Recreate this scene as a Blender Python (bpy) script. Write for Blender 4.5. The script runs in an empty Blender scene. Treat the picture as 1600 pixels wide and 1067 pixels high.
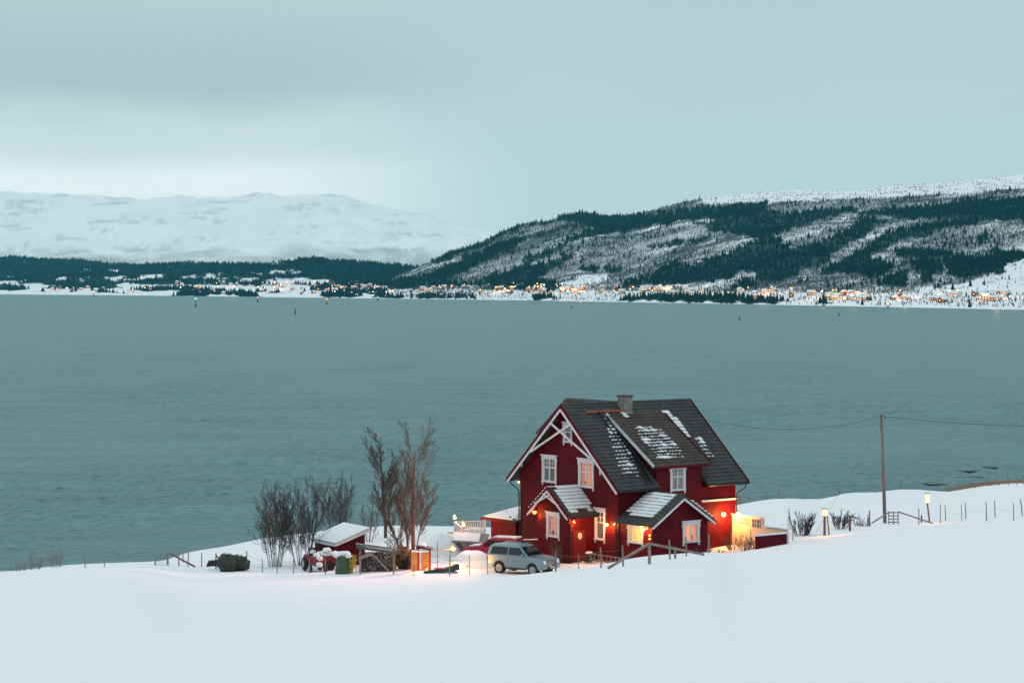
import bpy, math, random
from mathutils import Vector, Matrix, noise
random.seed(7)
C = bpy.context.scene.collection
sc = bpy.context.scene
F = 3600.0; HY = 445.0; EYE = 40.0            # focal length and horizon in pixels of the photograph; eye 40 m above the fjord

# ------------------------------------------------------------------ camera, world, sun, exposure
cam = bpy.data.cameras.new('camera'); camo = bpy.data.objects.new('camera', cam); C.objects.link(camo)
cam.sensor_width = 36; cam.lens = F/1600*36; camo.location = (0, 0, EYE); camo.rotation_euler = (math.radians(90), 0, 0)
cam.shift_y = -(533.5-HY)/1600; cam.clip_start = .5; cam.clip_end = 90000
sc.camera = camo
sc.view_settings.view_transform = 'Standard'; sc.view_settings.look = 'None'
sc.view_settings.exposure = 0.12; sc.view_settings.gamma = 1; sc.view_settings.use_curve_mapping = False
sc.cycles.max_bounces = 6; sc.cycles.diffuse_bounces = 2; sc.cycles.glossy_bounces = 2; sc.cycles.volume_bounces = 0
sc.cycles.transparent_max_bounces = 10; sc.cycles.use_denoising = True; sc.cycles.sample_clamp_indirect = 4
SUN_EL, SUN_ROT = math.radians(14), math.radians(-50)
w = bpy.data.worlds.new('World'); sc.world = w; w.use_nodes = True
nt = w.node_tree; nt.nodes.clear()
def N(t, **k):
    n = nt.nodes.new(t)
    for a_, v in k.items(): setattr(n, a_, v)
    return n
out = N('ShaderNodeOutputWorld'); bg1 = N('ShaderNodeBackground'); bg2 = N('ShaderNodeBackground'); add = N('ShaderNodeAddShader')
skyt = N('ShaderNodeTexSky'); skyt.sky_type = 'NISHITA'; skyt.sun_disc = False; skyt.sun_elevation = SUN_EL; skyt.sun_rotation = SUN_ROT
nt.links.new(skyt.outputs[0], bg1.inputs[0]); bg1.inputs[1].default_value = 0.002
tc = N('ShaderNodeTexCoord'); sep = N('ShaderNodeSeparateXYZ'); nt.links.new(tc.outputs['Generated'], sep.inputs[0])
ns = N('ShaderNodeTexNoise'); mp = N('ShaderNodeMapping'); mp.inputs['Scale'].default_value = (5, 5, 26)
nt.links.new(tc.outputs['Generated'], mp.inputs[0]); nt.links.new(mp.outputs[0], ns.inputs['Vector'])
ns.inputs['Scale'].default_value = 1.0; ns.inputs['Detail'].default_value = 4
m1 = N('ShaderNodeMath', operation='MULTIPLY_ADD'); nt.links.new(ns.outputs[0], m1.inputs[0]); m1.inputs[1].default_value = .034
nt.links.new(sep.outputs['Z'], m1.inputs[2])
m2 = N('ShaderNodeMath', operation='SUBTRACT'); nt.links.new(m1.outputs[0], m2.inputs[0]); m2.inputs[1].default_value = .017
def ramp(stops):
    r = N('ShaderNodeValToRGB'); cr = r.color_ramp
    cr.interpolation = 'EASE'
    cr.elements[0].position, cr.elements[0].color = stops[0][0], (*stops[0][1], 1)
    cr.elements[1].position, cr.elements[1].color = stops[-1][0], (*stops[-1][1], 1)
    for p, c in stops[1:-1]:
        e = cr.elements.new(p); e.color = (*c, 1)
    return r
rL = ramp([(0, (.94,1.0,.99)), (.046, (.96,1.02,1.01)), (.062, (.74,.83,.83)), (.088, (.455,.55,.57)), (.13, (.50,.62,.64)), (.45, (.62,.72,.75)), (1, (.84,.94,.985))])
rR = ramp([(0, (.56,.71,.74)), (.03, (.59,.74,.765)), (.06, (.59,.715,.74)), (.10, (.52,.635,.66)), (.14, (.50,.60,.625)), (.45, (.62,.72,.75)), (1, (.84,.94,.985))])
nt.links.new(m2.outputs[0], rL.inputs[0]); nt.links.new(m2.outputs[0], rR.inputs[0])
mr = N('ShaderNodeMapRange'); mr.interpolation_type = 'SMOOTHSTEP'
mr.inputs[1].default_value = -.12; mr.inputs[2].default_value = .02
nt.links.new(sep.outputs['X'], mr.inputs[0])
mx = N('ShaderNodeMix', data_type='RGBA'); nt.links.new(mr.outputs[0], mx.inputs[0])
nt.links.new(rL.outputs[0], mx.inputs[6]); nt.links.new(rR.outputs[0], mx.inputs[7])
nt.links.new(mx.outputs[2], bg2.inputs[0]); bg2.inputs[1].default_value = 1.0
nt.links.new(bg1.outputs[0], add.inputs[0]); nt.links.new(bg2.outputs[0], add.inputs[1]); nt.links.new(add.outputs[0], out.inputs[0])
sl = bpy.data.lights.new('sun', 'SUN'); sl.energy = .3; sl.angle = math.radians(40); sl.color = (1, .96, .92)
so = bpy.data.objects.new('sun', sl); C.objects.link(so)
so.rotation_euler = Vector((math.sin(SUN_ROT)*math.cos(SUN_EL)*-1, -math.cos(SUN_ROT)*math.cos(SUN_EL), -.75)).to_track_quat('-Z', 'Y').to_euler()

# ------------------------------------------------------------------ materials
MATS = {}
def mat(name, col, rough=.8, emit=None, strength=0, metal=0, var=0, vscale=8, bump=0, bscale=20, spec=None, alpha=None, stretch=None):
    if name in MATS: return MATS[name]
    m = bpy.data.materials.new(name); m.use_nodes = True; MATS[name] = m
    t = m.node_tree; b = t.nodes['Principled BSDF']
    b.inputs['Base Color'].default_value = (*col, 1); b.inputs['Roughness'].default_value = rough; b.inputs['Metallic'].default_value = metal
    if spec is not None: b.inputs['Specular IOR Level'].default_value = spec
    if alpha is not None: b.inputs['Alpha'].default_value = alpha
    if emit: b.inputs['Emission Color'].default_value = (*emit, 1); b.inputs['Emission Strength'].default_value = strength
    if var or bump:
        c = t.nodes.new('ShaderNodeTexCoord'); mp_ = t.nodes.new('ShaderNodeMapping'); t.links.new(c.outputs['Object'], mp_.inputs[0])
        if stretch: mp_.inputs['Scale'].default_value = stretch
    if var:
        n = t.nodes.new('ShaderNodeTexNoise'); n.inputs['Scale'].default_value = vscale; n.inputs['Detail'].default_value = 6
        t.links.new(mp_.outputs[0], n.inputs['Vector'])
        r = t.nodes.new('ShaderNodeValToRGB'); r.color_ramp.elements[0].position = .3; r.color_ramp.elements[1].position = .7
        r.color_ramp.elements[0].color = (*[x*(1-var) for x in col], 1); r.color_ramp.elements[1].color = (*[min(1, x*(1+var)) for x in col], 1)
        t.links.new(n.outputs[0], r.inputs[0]); t.links.new(r.outputs[0], b.inputs['Base Color'])
    if bump:
        n2 = t.nodes.new('ShaderNodeTexNoise'); n2.inputs['Scale'].default_value = bscale; n2.inputs['Detail'].default_value = 5
        t.links.new(mp_.outputs[0], n2.inputs['Vector'])
        bp = t.nodes.new('ShaderNodeBump'); bp.inputs['Strength'].default_value = bump; bp.inputs['Distance'].default_value = .05
        t.links.new(n2.outputs[0], bp.inputs['Height']); t.links.new(bp.outputs[0], b.inputs['Normal'])
    return m
SNOW = mat('snow', (.77,.80,.825), .75, var=.03, vscale=.9, bump=.35, bscale=3)
RSNOW = mat('roof_snow', (.76,.80,.83), .8, bump=.4, bscale=12)
RED = mat('red_board', (.090,.0014,.006), .7, var=.28, vscale=1.6, bump=.3, bscale=9, spec=.15)
DRED = mat('dark_red_board', (.10,.003,.010), .7, var=.2, vscale=3, spec=.12)
WHITE = mat('white_paint', (.60,.62,.65), .55, var=.12, vscale=3)
TILE = mat('slate_grey_tile', (.030,.034,.035), .7, var=.45, vscale=1.3, bump=.2, bscale=30)
TILE2 = mat('brown_grey_tile', (.047,.036,.030), .8, var=.45, vscale=1.6, bump=.2, bscale=30)
BRICK = mat('chimney_render', (.20,.175,.155), .9, var=.3, vscale=4, bump=.5, bscale=20)
METAL = mat('dark_metal', (.02,.022,.025), .4, metal=.6)
GREYWOOD = mat('weathered_wood', (.23,.19,.17), .85, var=.3, vscale=5, stretch=(1,1,.2))
REDWOOD = mat('reddish_wood', (.17,.085,.07), .85, var=.3, vscale=5)
FRESHWOOD = mat('fresh_timber', (.42,.27,.12), .8, var=.25, vscale=6)
BARK = mat('bark', (.085,.060,.048), .9, var=.3, vscale=6)
BARKL = mat('light_bark', (.16,.105,.07), .9, var=.3, vscale=6)
TWIG = mat('dark_twigs', (.060,.042,.040), .9)
TWIGR = mat('reddish_twigs', (.13,.075,.06), .9)
BLACK = mat('black_plastic', (.008,.009,.010), .5)
RUBBER = mat('rubber', (.012,.012,.013), .8)
TARP = mat('green_tarpaulin', (.03,.07,.035), .5, var=.3, vscale=3, bump=.5, bscale=4)
BALE = mat('dark_netting', (.035,.042,.032), .85, var=.4, vscale=5, bump=.8, bscale=9)
GLASS = mat('window_glass', (.9,.95,1), .03, spec=.5, alpha=.16)
CARGLASS = mat('car_glass', (.006,.010,.012), .06, spec=.6)
SILVER = mat('silver_blue_paint', (.20,.30,.33), .25, metal=.35)
CARRED = mat('red_car_paint', (.36,.012,.035), .3)
CHROME = mat('chrome', (.6,.62,.64), .2, metal=.9)
YELLOW = mat('yellow_paint', (.55,.36,.02), .6)
GREYCLAD = mat('grey_blue_board', (.06,.085,.09), .8, var=.2)
TEAL = mat('teal_plastic', (.02,.16,.17), .5)
STRAW = mat('dry_grass', (.27,.17,.11), .95, var=.4, vscale=.4)
def emitmat(name, col, s):
    return mat(name, (.02,.02,.02), .6, emit=col, strength=s)
BULB = emitmat('glowing_bulb', (1,.50,.10), 22)
BULBD = emitmat('dim_orange_bulb', (1,.42,.08), 6)
CREAM = mat('cream_board', (.62,.58,.50), .7, var=.06)

# ------------------------------------------------------------------ mesh helpers
class MB:
    def __init__(s): s.v = []; s.f = []; s.m = []
    def face(s, pts, m=0):
        n = len(s.v); s.v += [tuple(p) for p in pts]; s.f.append(tuple(range(n, n+len(pts)))); s.m.append(m)
    def raw(s, v, f, m=0):
        n = len(s.v); s.v += [tuple(p) for p in v]; s.f += [tuple(i+n for i in q) for q in f]; s.m += [m]*len(f)
    def box(s, x0, x1, y0, y1, z0, z1, m=0):
        s.raw([(x0,y0,z0),(x1,y0,z0),(x1,y1,z0),(x0,y1,z0),(x0,y0,z1),(x1,y0,z1),(x1,y1,z1),(x0,y1,z1)],
              [(0,3,2,1),(4,5,6,7),(0,1,5,4),(1,2,6,5),(2,3,7,6),(3,0,4,7)], m)
    def beam(s, a, b, w_, h, m=0, up=(0,0,1)):
        a = Vector(a); b = Vector(b); d = (b-a).normalized(); up = Vector(up)
        if abs(d.dot(up)) > .98: up = Vector((1,0,0))
        sd = d.cross(up).normalized(); u = sd.cross(d).normalized(); sd *= w_/2; u *= h/2
        v = [a-sd-u, a+sd-u, a+sd+u, a-sd+u, b-sd-u, b+sd-u, b+sd+u, b-sd+u]
        s.raw(v, [(0,1,2,3),(7,6,5,4),(0,4,5,1),(1,5,6,2),(2,6,7,3),(3,7,4,0)], m)
    def tube(s, pts, rads, seg=6, m=0, cap=True):
        pts = [Vector(p) for p in pts]; n0 = len(s.v); k = len(pts)
        for i, p in enumerate(pts):
            d = (pts[min(i+1,k-1)]-pts[max(i-1,0)]).normalized()
            r0 = Vector((1,0,0)) if abs(d.x) < .9 else Vector((0,1,0))
            a = d.cross(r0).normalized(); b = d.cross(a)
            r = rads[i] if isinstance(rads, (list, tuple)) else rads
            for j in range(seg):
                t = 2*math.pi*j/seg
                s.v.append(tuple(p + (a*math.cos(t)+b*math.sin(t))*r))
        for i in range(k-1):
            for j in range(seg):
                j2 = (j+1) % seg
                s.f.append((n0+i*seg+j, n0+i*seg+j2, n0+(i+1)*seg+j2, n0+(i+1)*seg+j)); s.m.append(m)
        if cap:
            s.f.append(tuple(n0+j for j in range(seg))[::-1]); s.m.append(m)
            s.f.append(tuple(n0+(k-1)*seg+j for j in range(seg))); s.m.append(m)
    def prism(s, poly, d, m=0):
        """poly: list of 3-D points, extruded by vector d"""
        poly = [Vector(p) for p in poly]; d = Vector(d); n = len(poly)
        s.raw(poly + [p+d for p in poly], [tuple(range(n))[::-1], tuple(range(n, 2*n))] + [(i, (i+1) % n, (i+1) % n+n, i+n) for i in range(n)], m)
    def ball(s, c, r, m=0, seg=8, rings=5, sq=(1,1,1), rough=0, sd=0):
        n0 = len(s.v); c = Vector(c)
        for i in range(rings+1):
            ph = math.pi*i/rings
            for j in range(seg):
                th = 2*math.pi*j/seg
                p = Vector((math.sin(ph)*math.cos(th), math.sin(ph)*math.sin(th), math.cos(ph)))
                k = 1 + (rough*noise.noise(p*2+Vector((sd,sd,sd))) if rough else 0)
                s.v.append(tuple(c+Vector((p.x*sq[0], p.y*sq[1], p.z*sq[2]))*r*k))
        for i in range(rings):
            for j in range(seg):
                j2 = (j+1) % seg
                s.f.append((n0+i*seg+j, n0+(i+1)*seg+j, n0+(i+1)*seg+j2, n0+i*seg+j2)); s.m.append(m)
    def build(s, name, mats, parent=None, smooth=False, loc=None, col=C):
        me = bpy.data.meshes.new(name); me.from_pydata(s.v, [], s.f)
        if not isinstance(mats, (list, tuple)): mats = [mats]
        for m in mats: me.materials.append(m)
        if len(mats) > 1: me.polygons.foreach_set('material_index', s.m)
        if smooth: me.polygons.foreach_set('use_smooth', [True]*len(me.polygons))
        me.update(); o = bpy.data.objects.new(name, me); col.objects.link(o)
        if parent: o.parent = parent
        if loc: o.location = loc
        return o
def tag(o, label=None, cat=None, group=None, kind=None):
    if label: o['label'] = label
    if cat: o['category'] = cat
    if group: o['group'] = group
    if kind: o['kind'] = kind
    return o
def empty(name, loc, rz=0, label=None, cat=None, group=None):
    o = bpy.data.objects.new(name, None); C.objects.link(o); o.location = loc; o.rotation_euler = (0,0,rz); o.empty_display_size = .2
    return tag(o, label, cat, group)
def copy_tree(o, parent=None):
    c = o.copy(); C.objects.link(c); c.parent = parent
    for ch in [x for x in KIDS.get(o, [])]: KIDS.setdefault(c, []).append(copy_tree(ch, c))
    return c
KIDS = {}
def lamp(name, loc, power, col=(1,.36,.07), r=.08, parent=None, spot=None, aim=None):
    l = bpy.data.lights.new(name, 'SPOT' if spot else 'POINT'); l.energy = power; l.color = col; l.shadow_soft_size = r
    o = bpy.data.objects.new(name, l); C.objects.link(o); o.location = loc
    if spot: l.spot_size = math.radians(spot); l.spot_blend = .8; o.rotation_euler = Vector(aim).to_track_quat('-Z', 'Y').to_euler()
    if parent: o.parent = parent
    return o
def P(px, py, Y): return Vector(((px-800)/F*Y, Y, EYE-(py-HY)/F*Y))
def PX(px, Y, z): return Vector(((px-800)/F*Y, Y, z))
def pchip(xs, ys, x):
    n = len(xs)
    if x <= xs[0]: return ys[0]+(x-xs[0])*(ys[1]-ys[0])/(xs[1]-xs[0]) if x < xs[0] else ys[0]
    if x >= xs[-1]: return ys[-1]
    i = 0
    while x > xs[i+1]: i += 1
    h = [xs[k+1]-xs[k] for k in range(n-1)]; d = [(ys[k+1]-ys[k])/h[k] for k in range(n-1)]
    def sl_(k):
        if k == 0: return d[0]
        if k == n-1: return d[-1]
        if d[k-1]*d[k] <= 0: return 0
        w1 = 2*h[k]+h[k-1]; w2 = h[k]+2*h[k-1]
        return (w1+w2)/(w1/d[k-1]+w2/d[k])
    t = (x-xs[i])/h[i]; m0, m1_ = sl_(i), sl_(i+1)
    return (2*t**3-3*t*t+1)*ys[i]+(t**3-2*t*t+t)*h[i]*m0+(-2*t**3+3*t*t)*ys[i+1]+(t**3-t*t)*h[i]*m1_
def lerp(xs, ys, x):
    if x <= xs[0]: return ys[0]
    for i in range(len(xs)-1):
        if x <= xs[i+1]: return ys[i]+(ys[i+1]-ys[i])*(x-xs[i])/(xs[i+1]-xs[i])
    return ys[-1]

# ------------------------------------------------------------------ near ground: snow slope, yard shelf, shore
YC = [(1.5,38.5),(3,38.3),(28,35.1)]
COLS = {
 -1200: [(150,20.0),(165,18),(200,11),(250,3),(300,-3),(500,-6)],
 0:    [(150,21.3),(165,19.4),(200,12),(250,3),(300,-3),(500,-6)],
 110:  [(150,21.65),(165,19.9),(200,12),(250,4),(300,-3),(500,-6)],
 215:  [(150,21.75),(158,21.0),(175,18.3),(230,8),(300,-3),(500,-6)],
 300:  [(150,21.5),(160,20.9),(175,19.73),(190,17.3),(240,8),(310,-3),(500,-6)],
 400:  [(150,21.5),(165,20.7),(187,19.33),(203,16.2),(250,7),(320,-3),(500,-6)],
 480:  [(150,21.5),(165,20.9),(193,19.25),(210,16.2),(260,7),(325,-3),(500,-6)],
 600:  [(150,21.6),(165,21.1),(197,19.4),(213,16.2),(260,7),(330,-3),(500,-6)],
 700:  [(140,22.3),(150,21.75),(165,21.2),(197,19.4),(213,16.2),(260,8),(330,-3),(500,-6)],
 800:  [(140,22.35),(144.5,21.8),(165,21.2),(197,19.3),(215,16),(260,9),(330,-3),(500,-6)],
 900:  [(142,22.49),(146,21.9),(165,21.6),(200,19.5),(240,13),(335,-2),(500,-6)],
 1000: [(142,22.76),(146,21.9),(160,21.9),(170,21.6),(210,19),(260,13),(340,-2),(500,-6)],
 1110: [(145,22.98),(149,22.3),(160,22.3),(175,21.8),(215,18.8),(260,14),(290,8),(350,-2),(500,-6)],
 1150: [(146,23.08),(151,22.5),(165,22.4),(180,21.6),(220,18.5),(270,13.97),(290,10),(350,-2),(500,-6)],
 1230: [(152,22.92),(157,22.5),(175,21.9),(220,18.8),(290,12.65),(305,9.5),(360,-2),(500,-6)],
 1300: [(158,22.75),(163,22.4),(180,21.4),(250,15.6),(335,9.0),(350,6),(400,-3),(500,-6)],
 1383: [(180,21.25),(188,20.6),(280,13.0),(375,6.2),(390,3.2),(430,-2),(500,-5)],
 1500: [(178,21.7),(186,21.1),(280,13.3),(400,4.4),(440,1.2),(470,-1.5),(500,-3)],
 1600: [(176,22.1),(185,21.4),(290,13.0),(420,3.7),(455,1.0),(490,-1.5),(520,-3)],
 2800: [(176,22.1),(185,21.4),(290,13.0),(420,3.7),(455,1.0),(490,-1.5),(520,-3)],
}
CK = sorted(COLS)
_Ys = [1.5+i*3 for i in range(43)] + [130+i*.75 for i in range(120)] + [220+i*4 for i in range(75)]
_cols = {}
for k in CK:
    kn = YC+COLS[k]; xs = [a for a, _ in kn]; ys = [b for _, b in kn]
    _cols[k] = [pchip(xs, ys, y) for y in _Ys]
def gz(px, Y):
    """smooth ground height at picture column px and distance Y"""
    import bisect
    j = min(max(bisect.bisect_right(_Ys, Y)-1, 0), len(_Ys)-2); t = min(max((Y-_Ys[j])/(_Ys[j+1]-_Ys[j]), 0), 1)
    i = min(max(bisect.bisect_right(CK, px)-1, 0), len(CK)-2)
    def cv(k): c = _cols[CK[min(max(k, 0), len(CK)-1)]]; return c[j]+(c[j+1]-c[j])*t
    x0, x1 = CK[i], CK[i+1]; u = min(max((px-x0)/(x1-x0), 0), 1)
    a, b = cv(i), cv(i+1); da = (cv(i+1)-cv(i-1))/(CK[min(i+1,len(CK)-1)]-CK[max(i-1,0)])*(x1-x0); db = (cv(i+2)-cv(i))/(CK[min(i+2,len(CK)-1)]-CK[i])*(x1-x0)
    z = (2*u**3-3*u*u+1)*a+(u**3-2*u*u+u)*da+(-2*u**3+3*u*u)*b+(u**3-u*u)*db
    X = (px-800)/F*Y
    n = noise.fractal(Vector((X*.06, Y*.03, 3.3)), 1, 2, 3)*.13 + noise.noise(Vector((X*.5, Y*.35, 9)))*.04 + noise.fractal(Vector((X*.12+Y*.05, Y*.16, 5)), 1, 2, 3)*.06
    f = Y/20 if Y < 20 else lerp([110,138,205,240],[1,.3,.3,1], Y)
    return z+n*f
def ground(X, Y): return gz(800+X*F/max(Y, 1), Y)
def hit(px, py, y0=60, y1=470):
    """point where the line of sight through a pixel meets the ground"""
    Y = y0
    while Y < y1:
        z = EYE-(py-HY)/F*Y
        if z <= gz(px, Y): break
        Y += .25
    return Vector(((px-800)/F*Y, Y, gz(px, Y)))
g = MB(); cols_px = [-1200+i*60 for i in range(18)]+[-120+i*8 for i in range(230)]+[1720+i*60 for i in range(19)]
for Y in _Ys:
    for px in cols_px: g.v.append(((px-800)/F*Y, Y, gz(px, Y)))
nc = len(cols_px)
for r in range(len(_Ys)-1):
    for c in range(nc-1): g.f.append((r*nc+c, r*nc+c+1, (r+1)*nc+c+1, (r+1)*nc+c)); g.m.append(0)
GS = bpy.data.materials.new('snow_ground'); GS.use_nodes = True
t = GS.node_tree; b = t.nodes['Principled BSDF']; b.inputs['Roughness'].default_value = .7; b.inputs['Specular IOR Level'].default_value = .2
geo = t.nodes.new('ShaderNodeNewGeometry'); sx = t.nodes.new('ShaderNodeSeparateXYZ'); t.links.new(geo.outputs['Position'], sx.inputs[0])
nz = t.nodes.new('ShaderNodeTexNoise'); nz.inputs['Scale'].default_value = .35; nz.inputs['Detail'].default_value = 8; t.links.new(geo.outputs['Position'], nz.inputs['Vector'])
ad = t.nodes.new('ShaderNodeMath'); ad.operation = 'MULTIPLY_ADD'; t.links.new(nz.outputs[0], ad.inputs[0]); ad.inputs[1].default_value = -3.5; t.links.new(sx.outputs['Z'], ad.inputs[2])
rp = t.nodes.new('ShaderNodeValToRGB'); cr = rp.color_ramp
mrg = t.nodes.new('ShaderNodeMapRange'); mrg.inputs[1].default_value = -2; mrg.inputs[2].default_value = 4; t.links.new(ad.outputs[0], mrg.inputs[0]); t.links.new(mrg.outputs[0], rp.inputs[0])
cr.elements[0].position = .0; cr.elements[0].color = (.05,.05,.045,1); cr.elements[1].position = .52; cr.elements[1].color = (.785,.795,.825,1)
e = cr.elements.new(.22); e.color = (.16,.11,.075,1); e = cr.elements.new(.44); e.color = (.27,.18,.12,1)
t.links.new(rp.outputs[0], b.inputs['Base Color'])
nb = t.nodes.new('ShaderNodeTexNoise'); nb.inputs['Scale'].default_value = 1.1; nb.inputs['Detail'].default_value = 8; t.links.new(geo.outputs['Position'], nb.inputs['Vector'])
bp = t.nodes.new('ShaderNodeBump'); bp.inputs['Strength'].default_value = .5; bp.inputs['Distance'].default_value = .14; t.links.new(nb.outputs[0], bp.inputs['Height']); t.links.new(bp.outputs[0], b.inputs['Normal'])
tag(g.build('ground', GS, smooth=True), kind='structure')

# ------------------------------------------------------------------ fjord
WAT = bpy.data.materials.new('fjord_water'); WAT.use_nodes = True
t = WAT.node_tree; b = t.nodes['Principled BSDF']
b.inputs['Base Color'].default_value = (.035,.115,.12,1); b.inputs['Roughness'].default_value = .38; b.inputs['IOR'].default_value = 1.33
geo = t.nodes.new('ShaderNodeNewGeometry')
def wn(scale, det, sy, rot=0):
    mpp = t.nodes.new('ShaderNodeMapping'); mpp.inputs['Scale'].default_value = (1, sy, 1); mpp.inputs['Rotation'].default_value = (0,0,rot); t.links.new(geo.outputs['Position'], mpp.inputs[0])
    n = t.nodes.new('ShaderNodeTexNoise'); n.inputs['Scale'].default_value = scale; n.inputs['Detail'].default_value = det; n.inputs['Roughness'].default_value = .6
    t.links.new(mpp.outputs[0], n.inputs['Vector']); return n
def mth(op, a, b_=None, c=None):
    n = t.nodes.new('ShaderNodeMath'); n.operation = op
    for i, v in enumerate((a, b_, c)):
        if v is None: continue
        if isinstance(v, (int, float)): n.inputs[i].default_value = v
        else: t.links.new(v, n.inputs[i])
    return n.outputs[0]
wa = wn(.22, 5, 1.7, .12); wb = wn(.9, 4, 1.4, -.1); wc = wn(.02, 4, 3, .05)
hgt = mth('ADD', mth('MULTIPLY', wa.outputs[0], 1.6), mth('MULTIPLY', wb.outputs[0], .55))
bp = t.nodes.new('ShaderNodeBump'); bp.inputs['Strength'].default_value = 1; bp.inputs['Distance'].default_value = .6
t.links.new(hgt, bp.inputs['Height']); t.links.new(bp.outputs[0], b.inputs['Normal'])
cr_ = t.nodes.new('ShaderNodeValToRGB'); cr_.color_ramp.elements[0].position = .3; cr_.color_ramp.elements[1].position = .7
cr_.color_ramp.elements[0].color = (.030,.122,.130,1); cr_.color_ramp.elements[1].color = (.060,.190,.195,1)
t.links.new(wc.outputs[0], cr_.inputs[0]); t.links.new(cr_.outputs[0], b.inputs['Base Color'])
g = MB(); rows = []; Y = 225.0
while Y < 1900: rows.append(Y); Y += .55+max(0, Y-250)*.0021
wp = [-120+i*4.6 for i in range(401)]
def wave(X, Y):
    a = noise.fractal(Vector((X*.26+Y*.03, Y*.17, 1)), .9, 2.1, 3)+.6*noise.noise(Vector((X*.7, Y*.6, 4)))
    gust = .6+.7*noise.noise(Vector((X*.012, Y*.006, 7)))
    return (a*.60*gust)*min(1, (1900-Y)/1100)
for Y in rows:
    for px in wp:
        X = (px-800)/F*Y; g.v.append((X, Y, wave(X, Y)))
n = len(wp)
for r in range(len(rows)-1):
    for c in range(n-1): g.f.append((r*n+c, r*n+c+1, (r+1)*n+c+1, (r+1)*n+c)); g.m.append(0)
ya, yb = rows[0], rows[-1]; xa = lambda y: (wp[0]-800)/F*y; xb = lambda y: (wp[-1]-800)/F*y
g.face([(-30000,150,0),(30000,150,0),(30000,ya,0),(-30000,ya,0)]); g.face([(-30000,yb,0),(30000,yb,0),(30000,36000,0),(-30000,36000,0)])
g.face([(-30000,ya,0),(xa(ya),ya,0),(xa(yb),yb,0),(-30000,yb,0)]); g.face([(xb(ya),ya,0),(30000,ya,0),(30000,yb,0),(xb(yb),yb,0)])
tag(g.build('water', WAT, smooth=True), kind='structure')
# ------------------------------------------------------------------ far shore: hillside (right), forested ridge (left), snow mountain
import numpy as np
SHX = [-700,0,200,400,600,800,1000,1200,1400,1600,2400]; SHY = [456,459.8,461.5,464,466.5,469,472.5,476,480,484,503]
def shore(px): return lerp(SHX, SHY, px)
def shoreY(px): return EYE*F/(shore(px)-HY)
RX = [560,600,640,680,700,730,760,780,800,825,862,880,920,945,975,1000,1035,1060,1100,1150,1200,1240,1300,1340,1390,1450,1500,1560,1600,1800,2400]
RY = [455,441,424,407,396,388,375,365,356,348,345,335,332,337,337.5,334,325,318,311,304,301,297,298.5,299,291,288,283,278,273,255,235]
LX = [-700,0,20,50,80,120,160,200,240,300,330,400,450,470,490,520,560,600,640,700,760]
LY = [402,403,401,403,406,405,411,413,413,411,412,412,409,405,404,409,411,413,417,424,436]
MX_ = [-700,-200,0,120,250,330,400,480,540,600,650,700,740,790,840,900,1000]
MY_ = [292,296,300,305,310,306,306,303,309,320,333,347,358,362,372,390,420]
class Hill:
    def __init__(s, xs, ys, y0, y1, amp, x0, x1, pw=1.0, near=None, nf=1.0):
        s.xs, s.ys, s.y0, s.y1, s.amp, s.x0, s.x1, s.pw, s.near, s.nf = xs, ys, y0, y1, amp, x0, x1, pw, near, nf
    def point(s, px, t):
        a = s.y0(px); Y = a+(s.y1(px)-a)*t
        pb = s.near(px); pt = lerp(s.xs, s.ys, px)
        pt += 1.2*noise.noise(Vector((px*.06, 1, s.amp))) + (7*noise.fractal(Vector((px*.016, 3, 2)), .9, 2.1, 4) if s.amp == 170 else 0)
        py = pb+(pt-pb)*min(t, 1)**s.pw
        z = EYE-(py-HY)/F*Y
        X = (px-800)/F*Y
        if t <= 1:
            k = math.sin(math.pi*t)**.8
            z += s.amp*k*min(1, t*4)*noise.fractal(Vector((X*.0011*s.nf+Y*.0004, Y*.0013*s.nf, s.amp)), .9, 2.1, 5)
        else: z = z-(t-1)*(z*1.2+20)*2.2
        return Vector((X, Y, z))
    def pix(s, p): return 800+F*p.x/p.y, HY+F*(EYE-p.z)/p.y
    def mesh(s, name, m, step, rows, fn=None):
        g = MB(); pxs = [s.x0+i*step for i in range(int((s.x1-s.x0)/step)+1)]; ts = [(i/rows)**1.15 for i in range(rows+1)]+[1.1,1.3]
        val = []
        for t_ in ts:
            for px in pxs:
                p = s.point(px, t_); g.v.append(tuple(p)); val.append(fn(*s.pix(p)) if fn else 0)
        n = len(pxs)
        for r in range(len(ts)-1):
            for c in range(n-1): g.f.append((r*n+c, r*n+c+1, (r+1)*n+c+1, (r+1)*n+c)); g.m.append(0)
        o = g.build(name, m, smooth=True); at = o.data.attributes.new('wood', 'FLOAT', 'POINT'); at.data.foreach_set('value', val)
        return tag(o, kind='structure')
def inpoly(x, y, P_):
    c = False; j = len(P_)-1
    for i in range(len(P_)):
        if (P_[i][1] > y) != (P_[j][1] > y) and x < (P_[j][0]-P_[i][0])*(y-P_[i][1])/(P_[j][1]-P_[i][1])+P_[i][0]: c = not c
        j = i
    return c
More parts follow.
